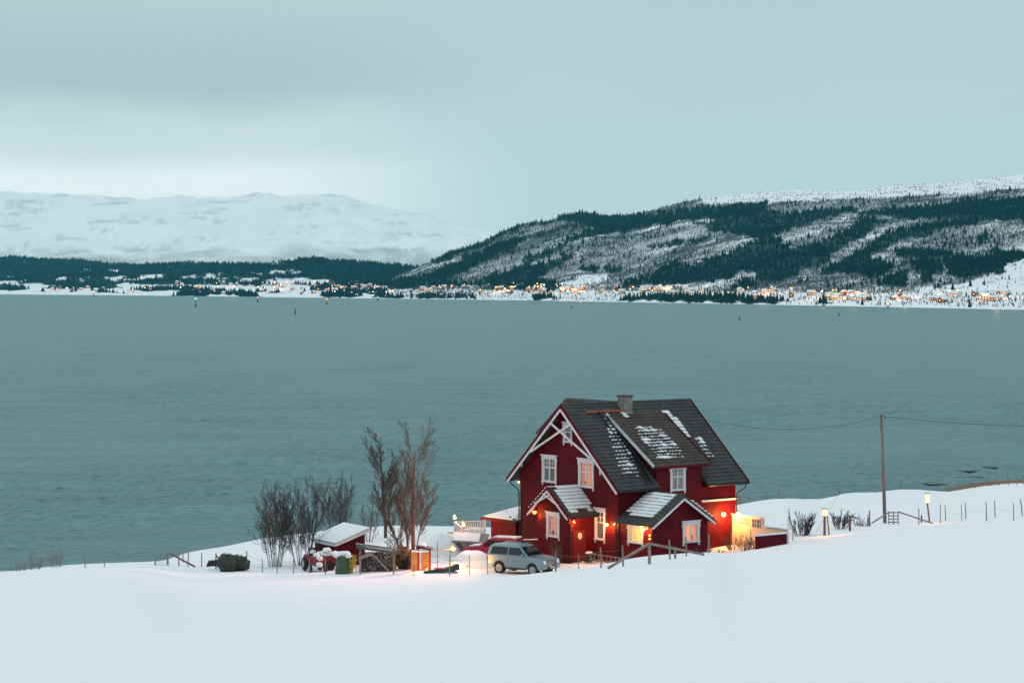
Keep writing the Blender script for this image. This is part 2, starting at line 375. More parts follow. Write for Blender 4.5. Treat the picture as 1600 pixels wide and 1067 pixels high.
DARK = [  # stands of conifers on the hillside
 [(1080,350),(1150,340),(1200,333),(1265,330),(1340,330),(1400,328),(1460,320),(1520,312),(1600,308),(2400,280),(2400,350),(1600,346),(1500,343),(1470,340),(1410,343),(1370,337),(1310,336),(1260,350),(1215,365),(1190,372),(1120,362)],
 [(1345,342),(1375,345),(1352,372),(1330,378),(1300,398),(1296,408),(1240,430),(1215,440),(1180,436),(1200,412),(1232,392),(1262,382),(1285,376),(1318,362)],
 [(1380,366),(1440,352),(1510,344),(1540,346),(1480,358),(1440,373),(1400,380),(1375,394),(1356,403),(1385,408),(1400,420),(1372,436),(1345,432),(1318,426),(1275,430),(1290,418),(1330,402),(1352,382)],
 [(970,440),(1005,431),(1030,426),(1048,412),(1075,416),(1092,410),(1150,395),(1160,384),(1200,366),(1235,380),(1235,400),(1215,430),(1155,425),(1145,434),(1088,443),(1007,446),(975,448)],
 [(820,352),(862,345),(880,335),(925,332),(945,339),(1000,336),(1070,328),(1130,322),(1200,318),(1200,338),(1120,342),(1070,345),(1040,352),(1000,356),(960,364),(912,374),(872,390),(845,405),(815,420),(800,432),(800,420),(840,396),(880,378),(930,356),(905,346),(870,345),(852,352),(830,354)],
 [(670,408),(700,398),(760,376),(800,358),(825,350),(800,364),(760,384),(720,398),(690,412)],
 [(660,432),(720,408),(780,382),(800,372),(820,378),(780,400),(720,428),(690,441)],
 [(800,424),(830,394),(832,402),(812,420),(800,436)],
 [(760,440),(775,424),(830,415),(880,400),(905,398),(860,420),(840,440),(850,450),(770,446)],
 [(560,446),(640,436),(720,442),(800,446),(870,450),(860,456),(760,448),(660,450),(600,449)],
 [(905,418),(918,413),(938,420),(930,425),(910,423)], [(945,420),(965,418),(970,424),(950,427)],
 [(1000,390),(1060,378),(1110,372),(1100,380),(1050,386),(1010,391)],
 [(1385,435),(1395,424),(1415,426),(1422,440),(1405,450),(1388,446)], [(1430,412),(1450,405),(1475,415),(1472,430),(1450,435),(1428,426)],
 [(1525,375),(1533,369),(1548,372),(1542,382),(1528,384)], [(1545,385),(1560,382),(1568,392),(1550,396)],
 [(1528,402),(1560,396),(1600,395),(1700,388),(1700,396),(1600,404),(1560,424),(1540,430),(1525,420)],
 [(1480,405),(1515,398),(1530,415),(1540,430),(1505,438),(1480,430)], [(1395,392),(1440,390),(1495,394),(1490,400),(1445,408),(1400,402)],
 [(1432,434),(1458,430),(1462,443),(1440,446)], [(1370,442),(1385,438),(1390,448),(1368,449)],
 [(955,468),(985,463),(1040,461),(1100,461),(1160,463),(1205,468),(1228,474),(1100,472.6),(1000,470.5)],
 [(1145,450),(1165,440),(1190,438),(1185,447),(1150,456)], [(828,470),(835,463),(860,464),(880,468)], [(1272,475),(1285,469),(1300,474)],
 [(835,446),(850,441),(878,444),(880,452),(850,453)],
]
FIELD = [  # open snow fields
 [(880,443),(910,432),(950,428),(945,440),(900,446)], [(1500,425),(1540,415),(1560,426),(1520,430)], [(1530,436),(1570,418),(1600,404),(1800,380),(1800,500),(1400,500),(1400,462)],
 [(1555,388),(1600,384),(1700,380),(1700,388),(1600,395),(1575,392)], [(500,441),(600,433),(640,437),(600,447),(510,446)], [(660,452),(775,441),(780,447),(700,452)],
 [(985,450),(1080,442),(1088,446),(1000,455)], [(632,418),(650,412),(650,420),(636,424)],
 [(862,342),(880,336),(920,338),(925,343),(890,345),(870,344)], [(1000,341),(1045,338),(1040,342),(1000,344)]]
def warp(px, py):
    n = noise.noise_vector(Vector((px*.045, py*.10, 2)))*6 + noise.noise_vector(Vector((px*.16, py*.3, 8)))*4 + noise.noise_vector(Vector((px*.5, py*.8, 3)))*2.5
    return px+n.x*1.3, py+n.y*.75
def r_dark(px, py):
    x, y = warp(px, py)
    return 1 if any(inpoly(x, y, q) for q in DARK) else 0
def r_open(px, py):
    x, y = warp(px, py)
    if py > 452 + (px-600)*.008: return .85
    if any(inpoly(x, y, q) for q in FIELD): return .95
    top = lerp([900,1000,1100,1200,1400,1600],[0,0,320,318,309,296], px) if px > 1000 else 0
    if py < top: return .92+.25*noise.noise(Vector((px*.05, py*.3, 5)))
    return max(0, min(.85, .14+.85*noise.fractal(Vector((px*.010+py*.01, (py+px*.26)*.07, 4)), .8, 2, 4)+.35*noise.noise(Vector((px*.018, (py+px*.3)*.22, 6)))))
def r_wood(px, py):
    return .96 if r_dark(px, py) else max(0, .60*(1-r_open(px, py)*1.25))
def l_dark(px, py):
    x, y = warp(px, py)
    n = noise.fractal(Vector((px*.012, py*.11, 6)), .8, 2, 4)
    lim = lerp([0,200,450,600,700],[432,434,425,442,446], px)
    if y < lim: return 1 if n < .62 else 0
    return 1 if n < .16+max(0, (y-lim))*-.012 or inpoly(x, y, [(275,461),(285,456),(330,455),(398,459),(398,462)]) else 0
def hillmat(name, snow, wood, dens, vs=.012, patch=.0018):
    m = bpy.data.materials.new(name); m.use_nodes = True; t = m.node_tree; b = t.nodes['Principled BSDF']; b.inputs['Roughness'].default_value = .9; b.inputs['Specular IOR Level'].default_value = 0
    geo = t.nodes.new('ShaderNodeNewGeometry'); at = t.nodes.new('ShaderNodeAttribute'); at.attribute_name = 'wood'
    def ns_(sc_, det, stretch=1):
        mp_ = t.nodes.new('ShaderNodeMapping'); mp_.inputs['Scale'].default_value = (1, stretch, 1.6); t.links.new(geo.outputs['Position'], mp_.inputs[0])
        n = t.nodes.new('ShaderNodeTexNoise'); n.inputs['Scale'].default_value = sc_; n.inputs['Detail'].default_value = det; n.inputs['Roughness'].default_value = .65; t.links.new(mp_.outputs[0], n.inputs['Vector']); return n
    n1 = ns_(vs, 6, .5); n2 = ns_(patch, 4, .5)
    mm = t.nodes.new('ShaderNodeMath'); mm.operation = 'MULTIPLY_ADD'; t.links.new(n2.outputs[0], mm.inputs[0]); mm.inputs[1].default_value = .8; t.links.new(n1.outputs[0], mm.inputs[2])
    mr_ = t.nodes.new('ShaderNodeMapRange'); mr_.inputs[1].default_value = dens; mr_.inputs[2].default_value = dens+.22; t.links.new(mm.outputs[0], mr_.inputs[0])
    mi = t.nodes.new('ShaderNodeMix'); mi.data_type = 'RGBA'; mi.inputs[6].default_value = (*snow, 1); mi.inputs[7].default_value = (*[a*.45+b_*.55 for a, b_ in zip(snow, wood)], 1)
    t.links.new(mr_.outputs[0], mi.inputs[0])
    mi2 = t.nodes.new('ShaderNodeMix'); mi2.data_type = 'RGBA'; mi2.inputs[7].default_value = (*wood, 1); t.links.new(at.outputs['Fac'], mi2.inputs[0]); t.links.new(mi.outputs[2], mi2.inputs[6])
    t.links.new(mi2.outputs[2], b.inputs['Base Color'])
    return m
HILL_R = Hill(RX, RY, shoreY, lambda px: shoreY(px)+lerp([600,900,1600],[1100,2300,3200], px), 55, 575, 2100, .95, shore)
HILL_L = Hill(LX, LY, shoreY, lambda px: shoreY(px)+lerp([0,700],[3500,2500], px), 45, -500, 745, 1.0, shore)
def m_near(px): return lerp([-700,400,1000],[440,438,446], px)
HILL_M = Hill(MX_, MY_, lambda px: 14500, lambda px: 21000, 170, -500, 1000, 1.0, m_near, .9)
R_ = HILL_R.mesh('hillside', hillmat('hillside_snow', (.80,.83,.85), (.004,.038,.046), 1.02, .03), 4, 130, r_wood)
L_ = HILL_L.mesh('forested_ridge', hillmat('ridge_snow', (.80,.83,.85), (.008,.05,.062), .98, .02), 6, 70, l_dark)
def m_dark(px, py):
    n = noise.fractal(Vector((px*.014, py*.16, 1)), .8, 2, 4)
    if py > 384+12*noise.noise(Vector((px*.01, 0, 4))): return max(0, min(.55, .22+.5*n+(py-395)*.015))
    if 290 < py < 384: return max(0, min(.30, (n-.30)*1.1))
    return 0
M_ = HILL_M.mesh('snow_mountain', hillmat('brightened_mountain_snow', (.95,.96,.96), (.10,.15,.165), 1.12, .006, .0011), 5, 110, m_dark)  # snow colour raised above the ground's, standing in for light through a cloud gap

def forest(name, hill, n, dens, h0, h1, rad, sides, m, label, cat='forest', two=True, x0=None, x1=None, tpow=1.0):
    V = []; Fc = []; base = 0; rng = random.Random(len(name)*7+n); a_ = hill.x0 if x0 is None else x0; b_ = hill.x1 if x1 is None else x1
    for _ in range(n):
        px = rng.uniform(a_, b_); t_ = rng.random()**tpow*.995+.004
        p = hill.point(px, t_); q = hill.pix(p)
        if rng.random() > dens(*q): continue
        h = rng.uniform(h0, h1); r = h*rad*rng.uniform(.8, 1.2); ph = rng.random()*6.3
        z0 = p.z-h*.1
        ring = [(p.x+r*math.cos(ph+2*math.pi*k/sides), p.y+r*math.sin(ph+2*math.pi*k/sides), z0+h*(.12 if two else .45)) for k in range(sides)]
        V += ring+[(p.x, p.y, z0+h*1.05)]
        for k in range(sides): Fc.append((base+k, base+(k+1) % sides, base+sides))
        base += sides+1
        if not two:
            V.append((p.x, p.y, z0))
            for k in range(sides): Fc.append((base-sides-1+(k+1) % sides, base-sides-1+k, base))
            base += 1
    me = bpy.data.meshes.new(name); me.from_pydata(V, [], Fc); me.materials.append(m); o = bpy.data.objects.new(name, me); C.objects.link(o)
    return tag(o, label, cat, kind='stuff')
CONI = mat('conifer', (.002,.030,.038), .95, spec=0); CONF = mat('far_conifer', (.002,.034,.046), .95, spec=0); BIRCH = mat('bare_birch', (.10,.125,.135), .95)
forest('conifer_forest', HILL_R, 52000, lambda x, y: .92 if r_dark(x, y) else (.20 if r_open(x, y) < .02 else .008 if y > 345 else 0), 9, 17, .22, 4, CONI, 'dark conifer stands in slanting bands across the snowy hillside', x0=580, x1=1700, tpow=.9)
forest('birch_forest', HILL_R, 170000, lambda x, y: 0 if r_dark(x, y) else (1-r_open(x, y))*.8, 4, 7, .2, 3, BIRCH, 'thin grey leafless birch wood speckling the snowy hillside', two=False, x0=580, x1=1700, tpow=.9)
forest('ridge_forest', HILL_L, 24000, lambda x, y: .9*l_dark(x, y), 10, 20, .3, 4, CONF, 'dark teal forest covering the low ridge under the white mountain', x0=-60, x1=745)

# ------------------------------------------------------------------ the red farmhouse (local x along the ridge, y along the gable front, z up)
TH = math.radians(37.1); HB = Vector((math.cos(TH), math.sin(TH), 0)); HA = Vector((-math.sin(TH), math.cos(TH), 0)); HO = Vector(((965.5-800)/F*150, 150, 21.9))
def onp(px, py, axis, c):
    n = HB if axis == 'x' else HA; rx = (px-800)/F
    t = (c+n.x*HO.x+n.y*HO.y)/(n.x*rx+n.y); d = Vector((t*rx, t, EYE-(py-HY)/F*t))-HO
    return Vector((d.dot(HB), d.dot(HA), d.z))
def ray_plane(px, py, O, n):
    """sight line through a pixel met with a house-local plane"""
    o = Vector((0,0,EYE))-HO; d = Vector(((px-800)/F, 1, -(py-HY)/F))
    o = Vector((o.dot(HB), o.dot(HA), o.z)); d = Vector((d.dot(HB), d.dot(HA), d.z))
    return o+d*((O-o).dot(n)/d.dot(n))
def z1(x, y): return 780+x/3.5575, 600+y/3.5575
def H2W(v): v = Vector(v); return HO+HB*v.x+HA*v.y+Vector((0,0,v.z))
house = empty('farmhouse', HO, TH, 'dark red wooden farmhouse with steep grey tiled roof and white window trim beside the fjord', 'house')
V3 = Vector
def bx3(mb, O, u, n, s0, s1, z0, z1_, d0, d1, m=0):
    O = V3(O); u = V3(u); n = V3(n); k = V3((0,0,1))
    q = [O+u*s+k*z+n*d for d in (d0, d1) for (s, z) in ((s0,z0),(s1,z0),(s1,z1_),(s0,z1_))]
    mb.raw(q, [(0,1,2,3),(7,6,5,4),(0,4,5,1),(1,5,6,2),(2,6,7,3),(3,7,4,0)], m)
def cladding(name, O, u, n, span, z0, z1_, holes=(), m=RED, parent=house, step=.145, thick=.16, label=None):
    """lapped boards: one row per board, cut round the openings"""
    mb = MB(); O = V3(O); u = V3(u); n = V3(n); k = V3((0,0,1))
    cuts = sorted({round(z0+i*step, 4) for i in range(int((z1_-z0)/step)+1)} | {z1_} | {round(v, 4) for h in holes for v in (h[2], h[3]) if z0 < v < z1_})
    cuts = [c for i, c in enumerate(cuts) if i == 0 or c-cuts[i-1] > .004]
    for a, b in zip(cuts, cuts[1:]):
        sa, sb = span(a), span(b)
        segs = [(sa[0], sb[0], sa[1], sb[1])]
        for h in holes:
            if h[2] < b-.003 and h[3] > a+.003:
                ns = []
                for (l0, l1, r0, r1) in segs:
                    if h[1] <= min(l0, l1) or h[0] >= max(r0, r1): ns.append((l0, l1, r0, r1)); continue
                    ns.append((l0, l1, h[0], h[0])); ns.append((h[1], h[1], r0, r1))
                segs = ns
        fr = (a-z0) % step/step; d0 = .028*(1-fr) if fr < .98 else .028
        for (l0, l1, r0, r1) in segs:
            if r0-l0 < .003 and r1-l1 < .003: continue
            mb.face([O+u*l0+k*a+n*d0, O+u*r0+k*a+n*d0, O+u*r1+k*b+n*.004, O+u*l1+k*b+n*.004])
            mb.face([O+u*l0+k*a+n*.0, O+u*r0+k*a+n*.0, O+u*r0+k*a+n*d0, O+u*l0+k*a+n*d0])
            mb.face([O+u*l1+k*b-n*thick, O+u*r1+k*b-n*thick, O+u*r0+k*a-n*thick, O+u*l0+k*a-n*thick])
    for h in holes:
        for (s0, s1, a, b) in ((h[0],h[0],h[2],h[3]),(h[1],h[1],h[2],h[3])): mb.face([O+u*s0+k*a, O+u*s0+k*b, O+u*s0+k*b-n*thick, O+u*s0+k*a-n*thick])
        for z in (h[2], h[3]): mb.face([O+u*h[0]+k*z, O+u*h[1]+k*z, O+u*h[1]+k*z-n*thick, O+u*h[0]+k*z-n*thick])
    o = mb.build(name, m, parent)
    return o
ROOM = {'dark': mat('dim_room', (.02,.03,.035), .8), 'warm': emitmat('warm_room_glow', (1,.36,.16), .55), 'yellow': emitmat('yellow_room_glow', (1,.55,.06), 1.25), 'orange': emitmat('orange_room_glow', (1,.33,.10), .95), 'pale': mat('pale_room', (.16,.13,.14), .8)}  # lit rooms: walls emit in place of a room lamp
CURT = {'dark': mat('dark_curtain', (.02,.03,.035), .9), 'warm': mat('glowing_warm_curtain', (.45,.10,.07), .9, emit=(1,.25,.12), strength=.30), 'yellow': mat('glowing_yellow_curtain', (.6,.4,.1), .9, emit=(1,.5,.05), strength=.75),  # cloth of lit windows emits, lamplight through the curtain put into the material
        'orange': mat('glowing_orange_curtain', (.5,.2,.08), .9, emit=(1,.24,.06), strength=.6), 'pale': mat('pale_curtain', (.25,.20,.22), .9)}
def window(O, u, n, s0, s1, zb, zt, room='dark', style='cross', parent=house, label=None, ears=True):
    """s0..s1, zb..zt: outer edge of the casing; returns the opening to cut in the wall"""
    O = V3(O); u = V3(u); n = V3(n); k = V3((0,0,1)); cw = .17 if s1-s0 > 1.2 else .14; hd = .27
    i0, i1, j0, j1 = s0+cw, s1-cw, zb+.22, zt-hd
    c = MB()
    bx3(c, O, u, n, s0, i0, zb+.1, zt-hd, -.01, .055); bx3(c, O, u, n, i1, s1, zb+.1, zt-hd, -.01, .055)
    bx3(c, O, u, n, s0-.03, s1+.03, zt-hd, zt-.07, -.01, .075); bx3(c, O, u, n, s0-.09, s1+.09, zt-.07, zt, -.01, .13)
    bx3(c, O, u, n, i0+.002, i1-.002, zb+.12, j0, -.01, .05); bx3(c, O, u, n, s0-.04, s1+.04, j0-.05, j0-.002, .052, .10)
    if ears:
        for a, b in ((s0, s0+.11), (s1-.11, s1)): bx3(c, O, u, n, a, b, zb-.06, zb+.098, -.01, .05)
        for a, b in ((s0-.06, s0+.02), (s1-.02, s1+.06)): bx3(c, O, u, n, a, b, zt-hd-.16, zt-hd-.002, -.01, .06)
    cs = c.build('window', WHITE, parent)
    if label: cs['label'] = label
    f = MB(); w_ = i1-i0; tr = j0+(j1-j0)*.60; b_ = .05
    for a, b in ((i0, i0+b_), (i1-b_, i1)): bx3(f, O, u, n, a, b, j0, j1, -.06, .015)
    for a, b in ((j0, j0+b_), (j1-b_, j1)): bx3(f, O, u, n, i0+b_+.001, i1-b_-.001, a, b, -.06, .014)
    mid = (i0+i1)/2
    if style in ('cross', 'grid'): bx3(f, O, u, n, mid-.045, mid+.045, j0+b_+.001, j1-b_-.001, -.058, .02)
    if style in ('cross', 'narrow'):
        bx3(f, O, u, n, i0+b_+.001, i1-b_-.001, tr-.04, tr+.04, -.057, .018)
        zz = (tr+j1)/2; bx3(f, O, u, n, i0+b_+.001, i1-b_-.001, zz-.014, zz+.014, -.04, .006)
        for q in ((.25, .75) if style == 'cross' else (.5,)):
            x = i0+w_*q; bx3(f, O, u, n, x-.014, x+.014, tr+.041, j1-b_-.001, -.041, .005)
    if style == 'grid': bx3(f, O, u, n, i0+b_+.001, i1-b_-.001, (j0+j1)/2-.015, (j0+j1)/2+.015, -.04, .006)
    if style == 'many':
        for q in (1/3, 2/3): x = i0+w_*q; bx3(f, O, u, n, x-.013, x+.013, j0+b_+.001, j1-b_-.001, -.04, .006)
        for q in (.25, .5, .75): z = j0+(j1-j0)*q; bx3(f, O, u, n, i0+b_+.001, i1-b_-.001, z-.012, z+.012, -.039, .005)
    f.build('sash', WHITE, cs)
    g_ = MB(); g_.face([O+u*i0+k*j0-n*.03, O+u*i1+k*j0-n*.03, O+u*i1+k*j1-n*.03, O+u*i0+k*j1-n*.03]); g_.build('pane', GLASS, cs)
    r_ = MB()                                                   # the room seen through the pane: back wall, sill things
    bx3(r_, O, u, n, i0-.1, i1+.1, j0-.1, j1+.1, -.75, -.7)
    for (a, b) in ((i0-.1, i0-.05), (i1+.05, i1+.1)): bx3(r_, O, u, n, a, b, j0-.1, j1+.1, -.7, -.17)
    for (a, b) in ((j0-.1, j0-.05), (j1+.05, j1+.1)): bx3(r_, O, u, n, i0-.05, i1+.05, a, b, -.7, -.17)
    r_.build('room_wall', ROOM[room], cs)
    if room != 'dark' or style == 'cross':
        for side in (0, 1):                                      # a pair of hanging curtains, gathered lower down
            q = MB(); n_ = 9; fall = 6
            for a in range(fall+1):
                za = j1-(j1-j0)*a/fall; wd = w_*(.36-.10*math.sin(math.pi*a/fall)) if room != 'pale' else w_*.46
                for b in range(n_):
                    s_ = (i0+wd*b/(n_-1)) if side == 0 else (i1-wd*b/(n_-1)); d = -.12-.025*math.sin(b*2.3+a*.4)
                    q.v.append(tuple(O+u*s_+k*za+n*d))
            for a in range(fall):
                for b in range(n_-1): q.f.append((a*n_+b, a*n_+b+1, (a+1)*n_+b+1, (a+1)*n_+b)); q.m.append(0)
            q.build('curtain', CURT[room], cs, smooth=True)
    if room != 'dark' and zt-zb > 1.5:
        q = MB(); p = O+u*(mid+w_*.12)+k*j0-n*.10; q.tube([p, p+k*.13], [.05, .06], 7); q.ball(p+k*.24, .11, rough=.8, seg=7, rings=4, sd=s0*9); q.build('window_plant', mat('dark_leaf', (.02,.03,.015)), cs)
    return (i0, i1, j0, j1)
def tiles(name, O, e, up, n, L, S, m, parent, skip=None, snow=None, tw=.30, ts=.335, sname='roof_snow', th=.10, seed=1):
    """roof slab with rows of pantiles; snow(s, t) -> depth of the snow lying in that tile or 0"""
    O = V3(O); e = V3(e); up = V3(up).normalized(); n = V3(n).normalized(); rng = random.Random(seed)
    mb = MB(); sn = MB(); nx = round(L/tw); ny = round(S/ts); tw = L/nx; ts = S/ny
    for j in range(ny):
        for i in range(nx):
            s0 = i*tw; t0 = j*ts
            if skip and skip(s0+tw/2, t0+ts/2): continue
            lo, hi = .055+rng.uniform(-.006, .006), .012
            prof = [(0, .0), (.25, .035), (.5, .045), (.75, .02), (1, .0)]
            v = [O+e*(s0+tw*a)+up*(t0-.03)+n*(lo+b) for a, b in prof]+[O+e*(s0+tw*a)+up*(t0+ts)+n*(hi+b) for a, b in prof]+[O+e*(s0+tw*a)+up*(t0-.03)+n*(hi-.02) for a, b in prof]
            mb.raw(v, [(a, a+1, a+6, a+5) for a in range(4)]+[(a+10, a+11, a+1, a) for a in range(4)])
            if snow:
                h = snow(s0+tw/2, t0+ts/2)
                if h > 0:
                    a0, a1 = (.0, 1.0) if h > .5 else (.14+rng.uniform(-.1,.25), .92+rng.uniform(-.25,.06)); b0, b1 = (.0+rng.uniform(0,.05), 1.03) if h > .5 else (.2, .2+.75*min(1, h*1.6)); h = .03+.045*h
                    jt = rng.uniform(-.05, .05)
                    q = [(a0, b0+jt, .03), (a1, b0+jt, .03), (a1, b1, .0), (a0, b1, .0), (a0+.04, b0+.04, .05+h), (a1-.04, b0+.04, .05+h), (a1-(.0 if a1 == 1 else .1), b1-.04, .03+h*.6), (a0+(.0 if a0 == 0 else .1), b1-.04, .03+h*.6)]
                    v = [O+e*(s0+tw*a)+up*(t0+ts*b)+n*(lo*(1-b)+.02+c) for a, b, c in q]
                    sn.raw(v, [(4,5,6,7),(0,1,5,4),(1,2,6,5),(2,3,7,6),(3,0,4,7)])
    o = mb.build(name, m, parent); o['kind'] = 'stuff'
    if sn.f: q = sn.build(sname, RSNOW, parent, smooth=False); q['kind'] = 'stuff'
    return o
def regions(polys, O, e, up, n, edge=.5):
    """photograph outlines of snow patches carried onto the roof plane -> depth function of (s, t)"""
    O = V3(O); e = V3(e); up = V3(up).normalized(); n = V3(n).normalized(); P_ = []
    for poly, dens in polys:
        q = [ray_plane(*z1(*p), O, n)-O for p in poly]; P_.append(([(a.dot(e), a.dot(up)) for a in q], dens))
    def fn(s, t):
        for q, dens in P_:
            if inpoly(s, t, q):
                v = noise.noise(Vector((s*1.3, t*1.1, 3)))*.5+noise.noise(Vector((s*4, t*4, 8)))*.25
                return max(0, min(1, dens+v))
        return 0
    return fn
# walls -----------------------------------------------------------------
EZ, RZ, OV, HW, HL = 4.78, 10.07, .6, 10.47, 10.27
sl = (RZ-EZ)/(HW/2+.72)
def rz_(y): return RZ-abs(y-HW/2)*sl
GO, GU, GN = (0,0,0), (0,1,0), (-1,0,0)
hol = [window(GO, GU, GN, 6.43, 8.01, 4.62, 6.63, 'dark', label='tall window with a dark room behind'), window(GO, GU, GN, 2.46, 4.08, 4.54, 6.62, 'warm', label='tall window with drawn red curtains that glow by themselves'),
       window(GO, GU, GN, 4.75, 5.70, 7.42, 8.95, 'dark', 'narrow', label='small attic window under the gable'), window(GO, GU, GN, 1.29, 2.37, 1.2, 3.47, 'dark', 'narrow', label='tall narrow ground floor window')]
def gspan(z):
    if z <= 5.3: return (0, HW)
    d = (RZ-.12-z)/sl; return (HW/2-d, HW/2+d)
cladding('gable_wall', GO, GU, GN, gspan, -.5, 9.9, hol)
cladding('rear_wall', (HL,0,0), GU, (1,0,0), gspan, -.8, 9.9)
cladding('side_wall', (0,0,0), (1,0,0), (0,-1,0), lambda z: (.0, HL), -.6, 5.25, [(3.2, 7.02, 4.9, 5.25)])
cladding('side_wall', (0,HW,0), (1,0,0), (0,1,0), lambda z: (.0, HL), -1.5, 5.25)
hol = [window((0,-.22,0), (1,0,0), (0,-1,0), 4.29, 5.63, 4.32, 6.21, 'pale', label='upstairs window with pale curtains')]
cladding('dormer_wall', (0,-.22,0), (1,0,0), (0,-1,0), lambda z: (3.1, 7.1), 3.55, 6.42, hol)
for x, nx in ((3.12, -1), (7.08, 1)):
    mb = MB()                                                    # cheek of the dormer, horizontal boards
    z = 5.0
    while z < 9.35:
        y1 = HW/2-(RZ-z)/sl if z > 4.7 else 0; y1b = HW/2-(RZ-(z+.145))/sl
        yt = -.22 if z < 6.3 else -.54+(z-6.1)/.65; ytb = -.22 if z+.145 < 6.3 else -.54+(z+.145-6.1)/.65
        if y1+.5 > yt: mb.face([(x+nx*.028, yt, z), (x+nx*.028, y1+.5, z), (x+nx*.004, y1b+.5, z+.145), (x+nx*.004, ytb, z+.145)])
        z += .145
    mb.build('dormer_cheek', RED, house)
# corner boards and the white band
mb = MB()
mb.box(-.045, .12, -.06, -.001, -.5, 4.95); mb.build('corner_board', RED, house)
mb = MB(); mb.box(HL-.1, HL+.045, -.045, -.03, -.5, 4.9); mb.build('corner_board', RED, house)
mb = MB(); mb.box(5.1, HL+.02, -.14, -.028, 3.55, 3.68); mb.build('drip_board', mat('snowy_board', (.70,.68,.70), .7), house)
# plinth
mb = MB(); mb.box(.1, HL-.1, .1, HW-.1, -3, .1); mb.build('foundation', mat('concrete', (.18,.17,.17), .9, var=.2), house)
# main roof --------------------------------------------------------------
up = V3((0, HW/2+.72, RZ-EZ)); nrm = V3((0, -(RZ-EZ), HW/2+.72)).normalized(); SL = up.length; LX_ = HL+2*OV
rO = V3((-OV, -.72, EZ))
def main_skip(s, t):
    x = s-OV; y = -.72+t*(HW/2+.72)/SL
    return 2.95 < x < 7.25 and y < 4.35
sn = regions([([(566,152),(590,165),(640,270),(690,345),(740,420),(780,492),(772,512),(690,514),(655,455),(628,345),(600,255)], .35),
              ([(905,152),(940,160),(985,200),(1020,240),(1070,310),(1040,310)], 1.0), ([(1085,292),(1125,312),(1160,360),(1197,410),(1182,428),(1110,360)], .55)], rO, (1,0,0), up, nrm)
rf = MB(); fA = (4.3+.72)/(HW/2+.72)
for (xa_, xb_, f0, f1) in ((-OV, 3.0, 0, 1), (7.2, HL+OV, 0, 1), (3.0, 7.2, fA, 1)):
    a = V3((xa_, -.72, EZ))+up*f0; b = V3((xb_, -.72, EZ))+up*f0; d = up*(f1-f0); rf.prism([a, b, b+d, a+d], nrm*-.14)
roofo = rf.build('roof', TILE, house); roofo['kind'] = 'stuff'
o = tiles('roof_tiles', rO, (1,0,0), up, nrm, LX_, SL, TILE, roofo, main_skip, sn)
up2 = V3((0, -(HW/2+.72), RZ-EZ)); n2 = V3((0, RZ-EZ, HW/2+.72)).normalized(); rO2 = V3((-OV, HW+.72, EZ))
rf = MB(); rf.prism([rO2, rO2+V3((LX_,0,0)), rO2+V3((LX_,0,0))+up2, rO2+up2], n2*-.14); r2 = rf.build('roof', TILE, house)
tiles('roof_tiles', rO2, (1,0,0), up2, n2, LX_, SL, TILE, r2, lambda s, t: False)
mb = MB()
x = -OV
while x < HL+OV-.05: mb.tube([(x, HW/2, RZ+.0), (min(x+.38, HL+OV), HW/2, RZ+.015)], [.12, .105], 8); x += .37
mb.build('ridge_tile', TILE, roofo)['kind'] = 'stuff'
# cross gable on the fjord side
mb = MB(); cx, cz, hwid = 4.44, 10.16, 2.7
for sgn in (-1, 1):
    d = V3((sgn*hwid, 0, -hwid*.86)); a = V3((cx, 4.9, cz)); b = V3((cx, 11.0, cz)); nn = V3((sgn*.86, 0, 1)).normalized()
    mb.prism([a, b, b+d, a+d], nn*-.12)
r3 = mb.build('rear_gable_roof', TILE2, house)
for sgn in (-1, 1):
    d = V3((-sgn*hwid, 0, hwid*.86)); nn = V3((sgn*.86, 0, 1)).normalized()
    a = V3((cx+sgn*hwid, 5.0 if sgn < 0 else 11.0, cz-hwid*.86))
    tiles('roof_tiles', a, (0, 1 if sgn < 0 else -1, 0), d, nn, 6.0, d.length, TILE2, r3)
cladding('rear_gable_wall', (0, 10.6, 0), (1,0,0), (0,1,0), lambda z: (cx-2.3, cx+2.3) if z < 8 else (cx-(cz-z)/.86+.1, cx+(cz-z)/.86-.1), 4.9, 9.9)
# shed dormer roof
aO = V3((2.65, -.54, 6.17)); aU = V3((0, 4.49+.54, .65*5.03)); an = V3((0, -.65, 1)).normalized(); AL = 4.95
sn = regions([([(735,232),(800,240),(900,250),(960,320),(1025,402),(1000,416),(872,418),(830,350),(770,285)], .40), ([(668,152),(690,158),(722,185),(675,182)], .5)], aO, (1,0,0), aU, an)
mb = MB(); mb.prism([aO, aO+V3((AL,0,0)), aO+V3((AL,0,0))+aU, aO+aU], an*-.14); r4 = mb.build('dormer_roof', TILE2, house)
tiles('roof_tiles', aO, (1,0,0), aU, an, AL, aU.length, TILE2, r4, None, sn, seed=5)
mb = MB(); d = aU.normalized()
mb.beam(aO+V3((-.03,0,.0)), aO+aU*.93+V3((-.03,0,.0)), .04, .20, 0, an); mb.build('verge_board', WHITE, r4)
mb = MB(); mb.beam(aO+V3((AL+.03,0,.0)), aO+aU*.96+V3((AL+.03,0,.0)), .04, .22, 0, an); mb.build('verge_board', DRED, r4)
mb = MB(); mb.box(2.75, 7.5, -.53, -.50, 5.98, 6.14); mb.build('fascia', DRED, r4)
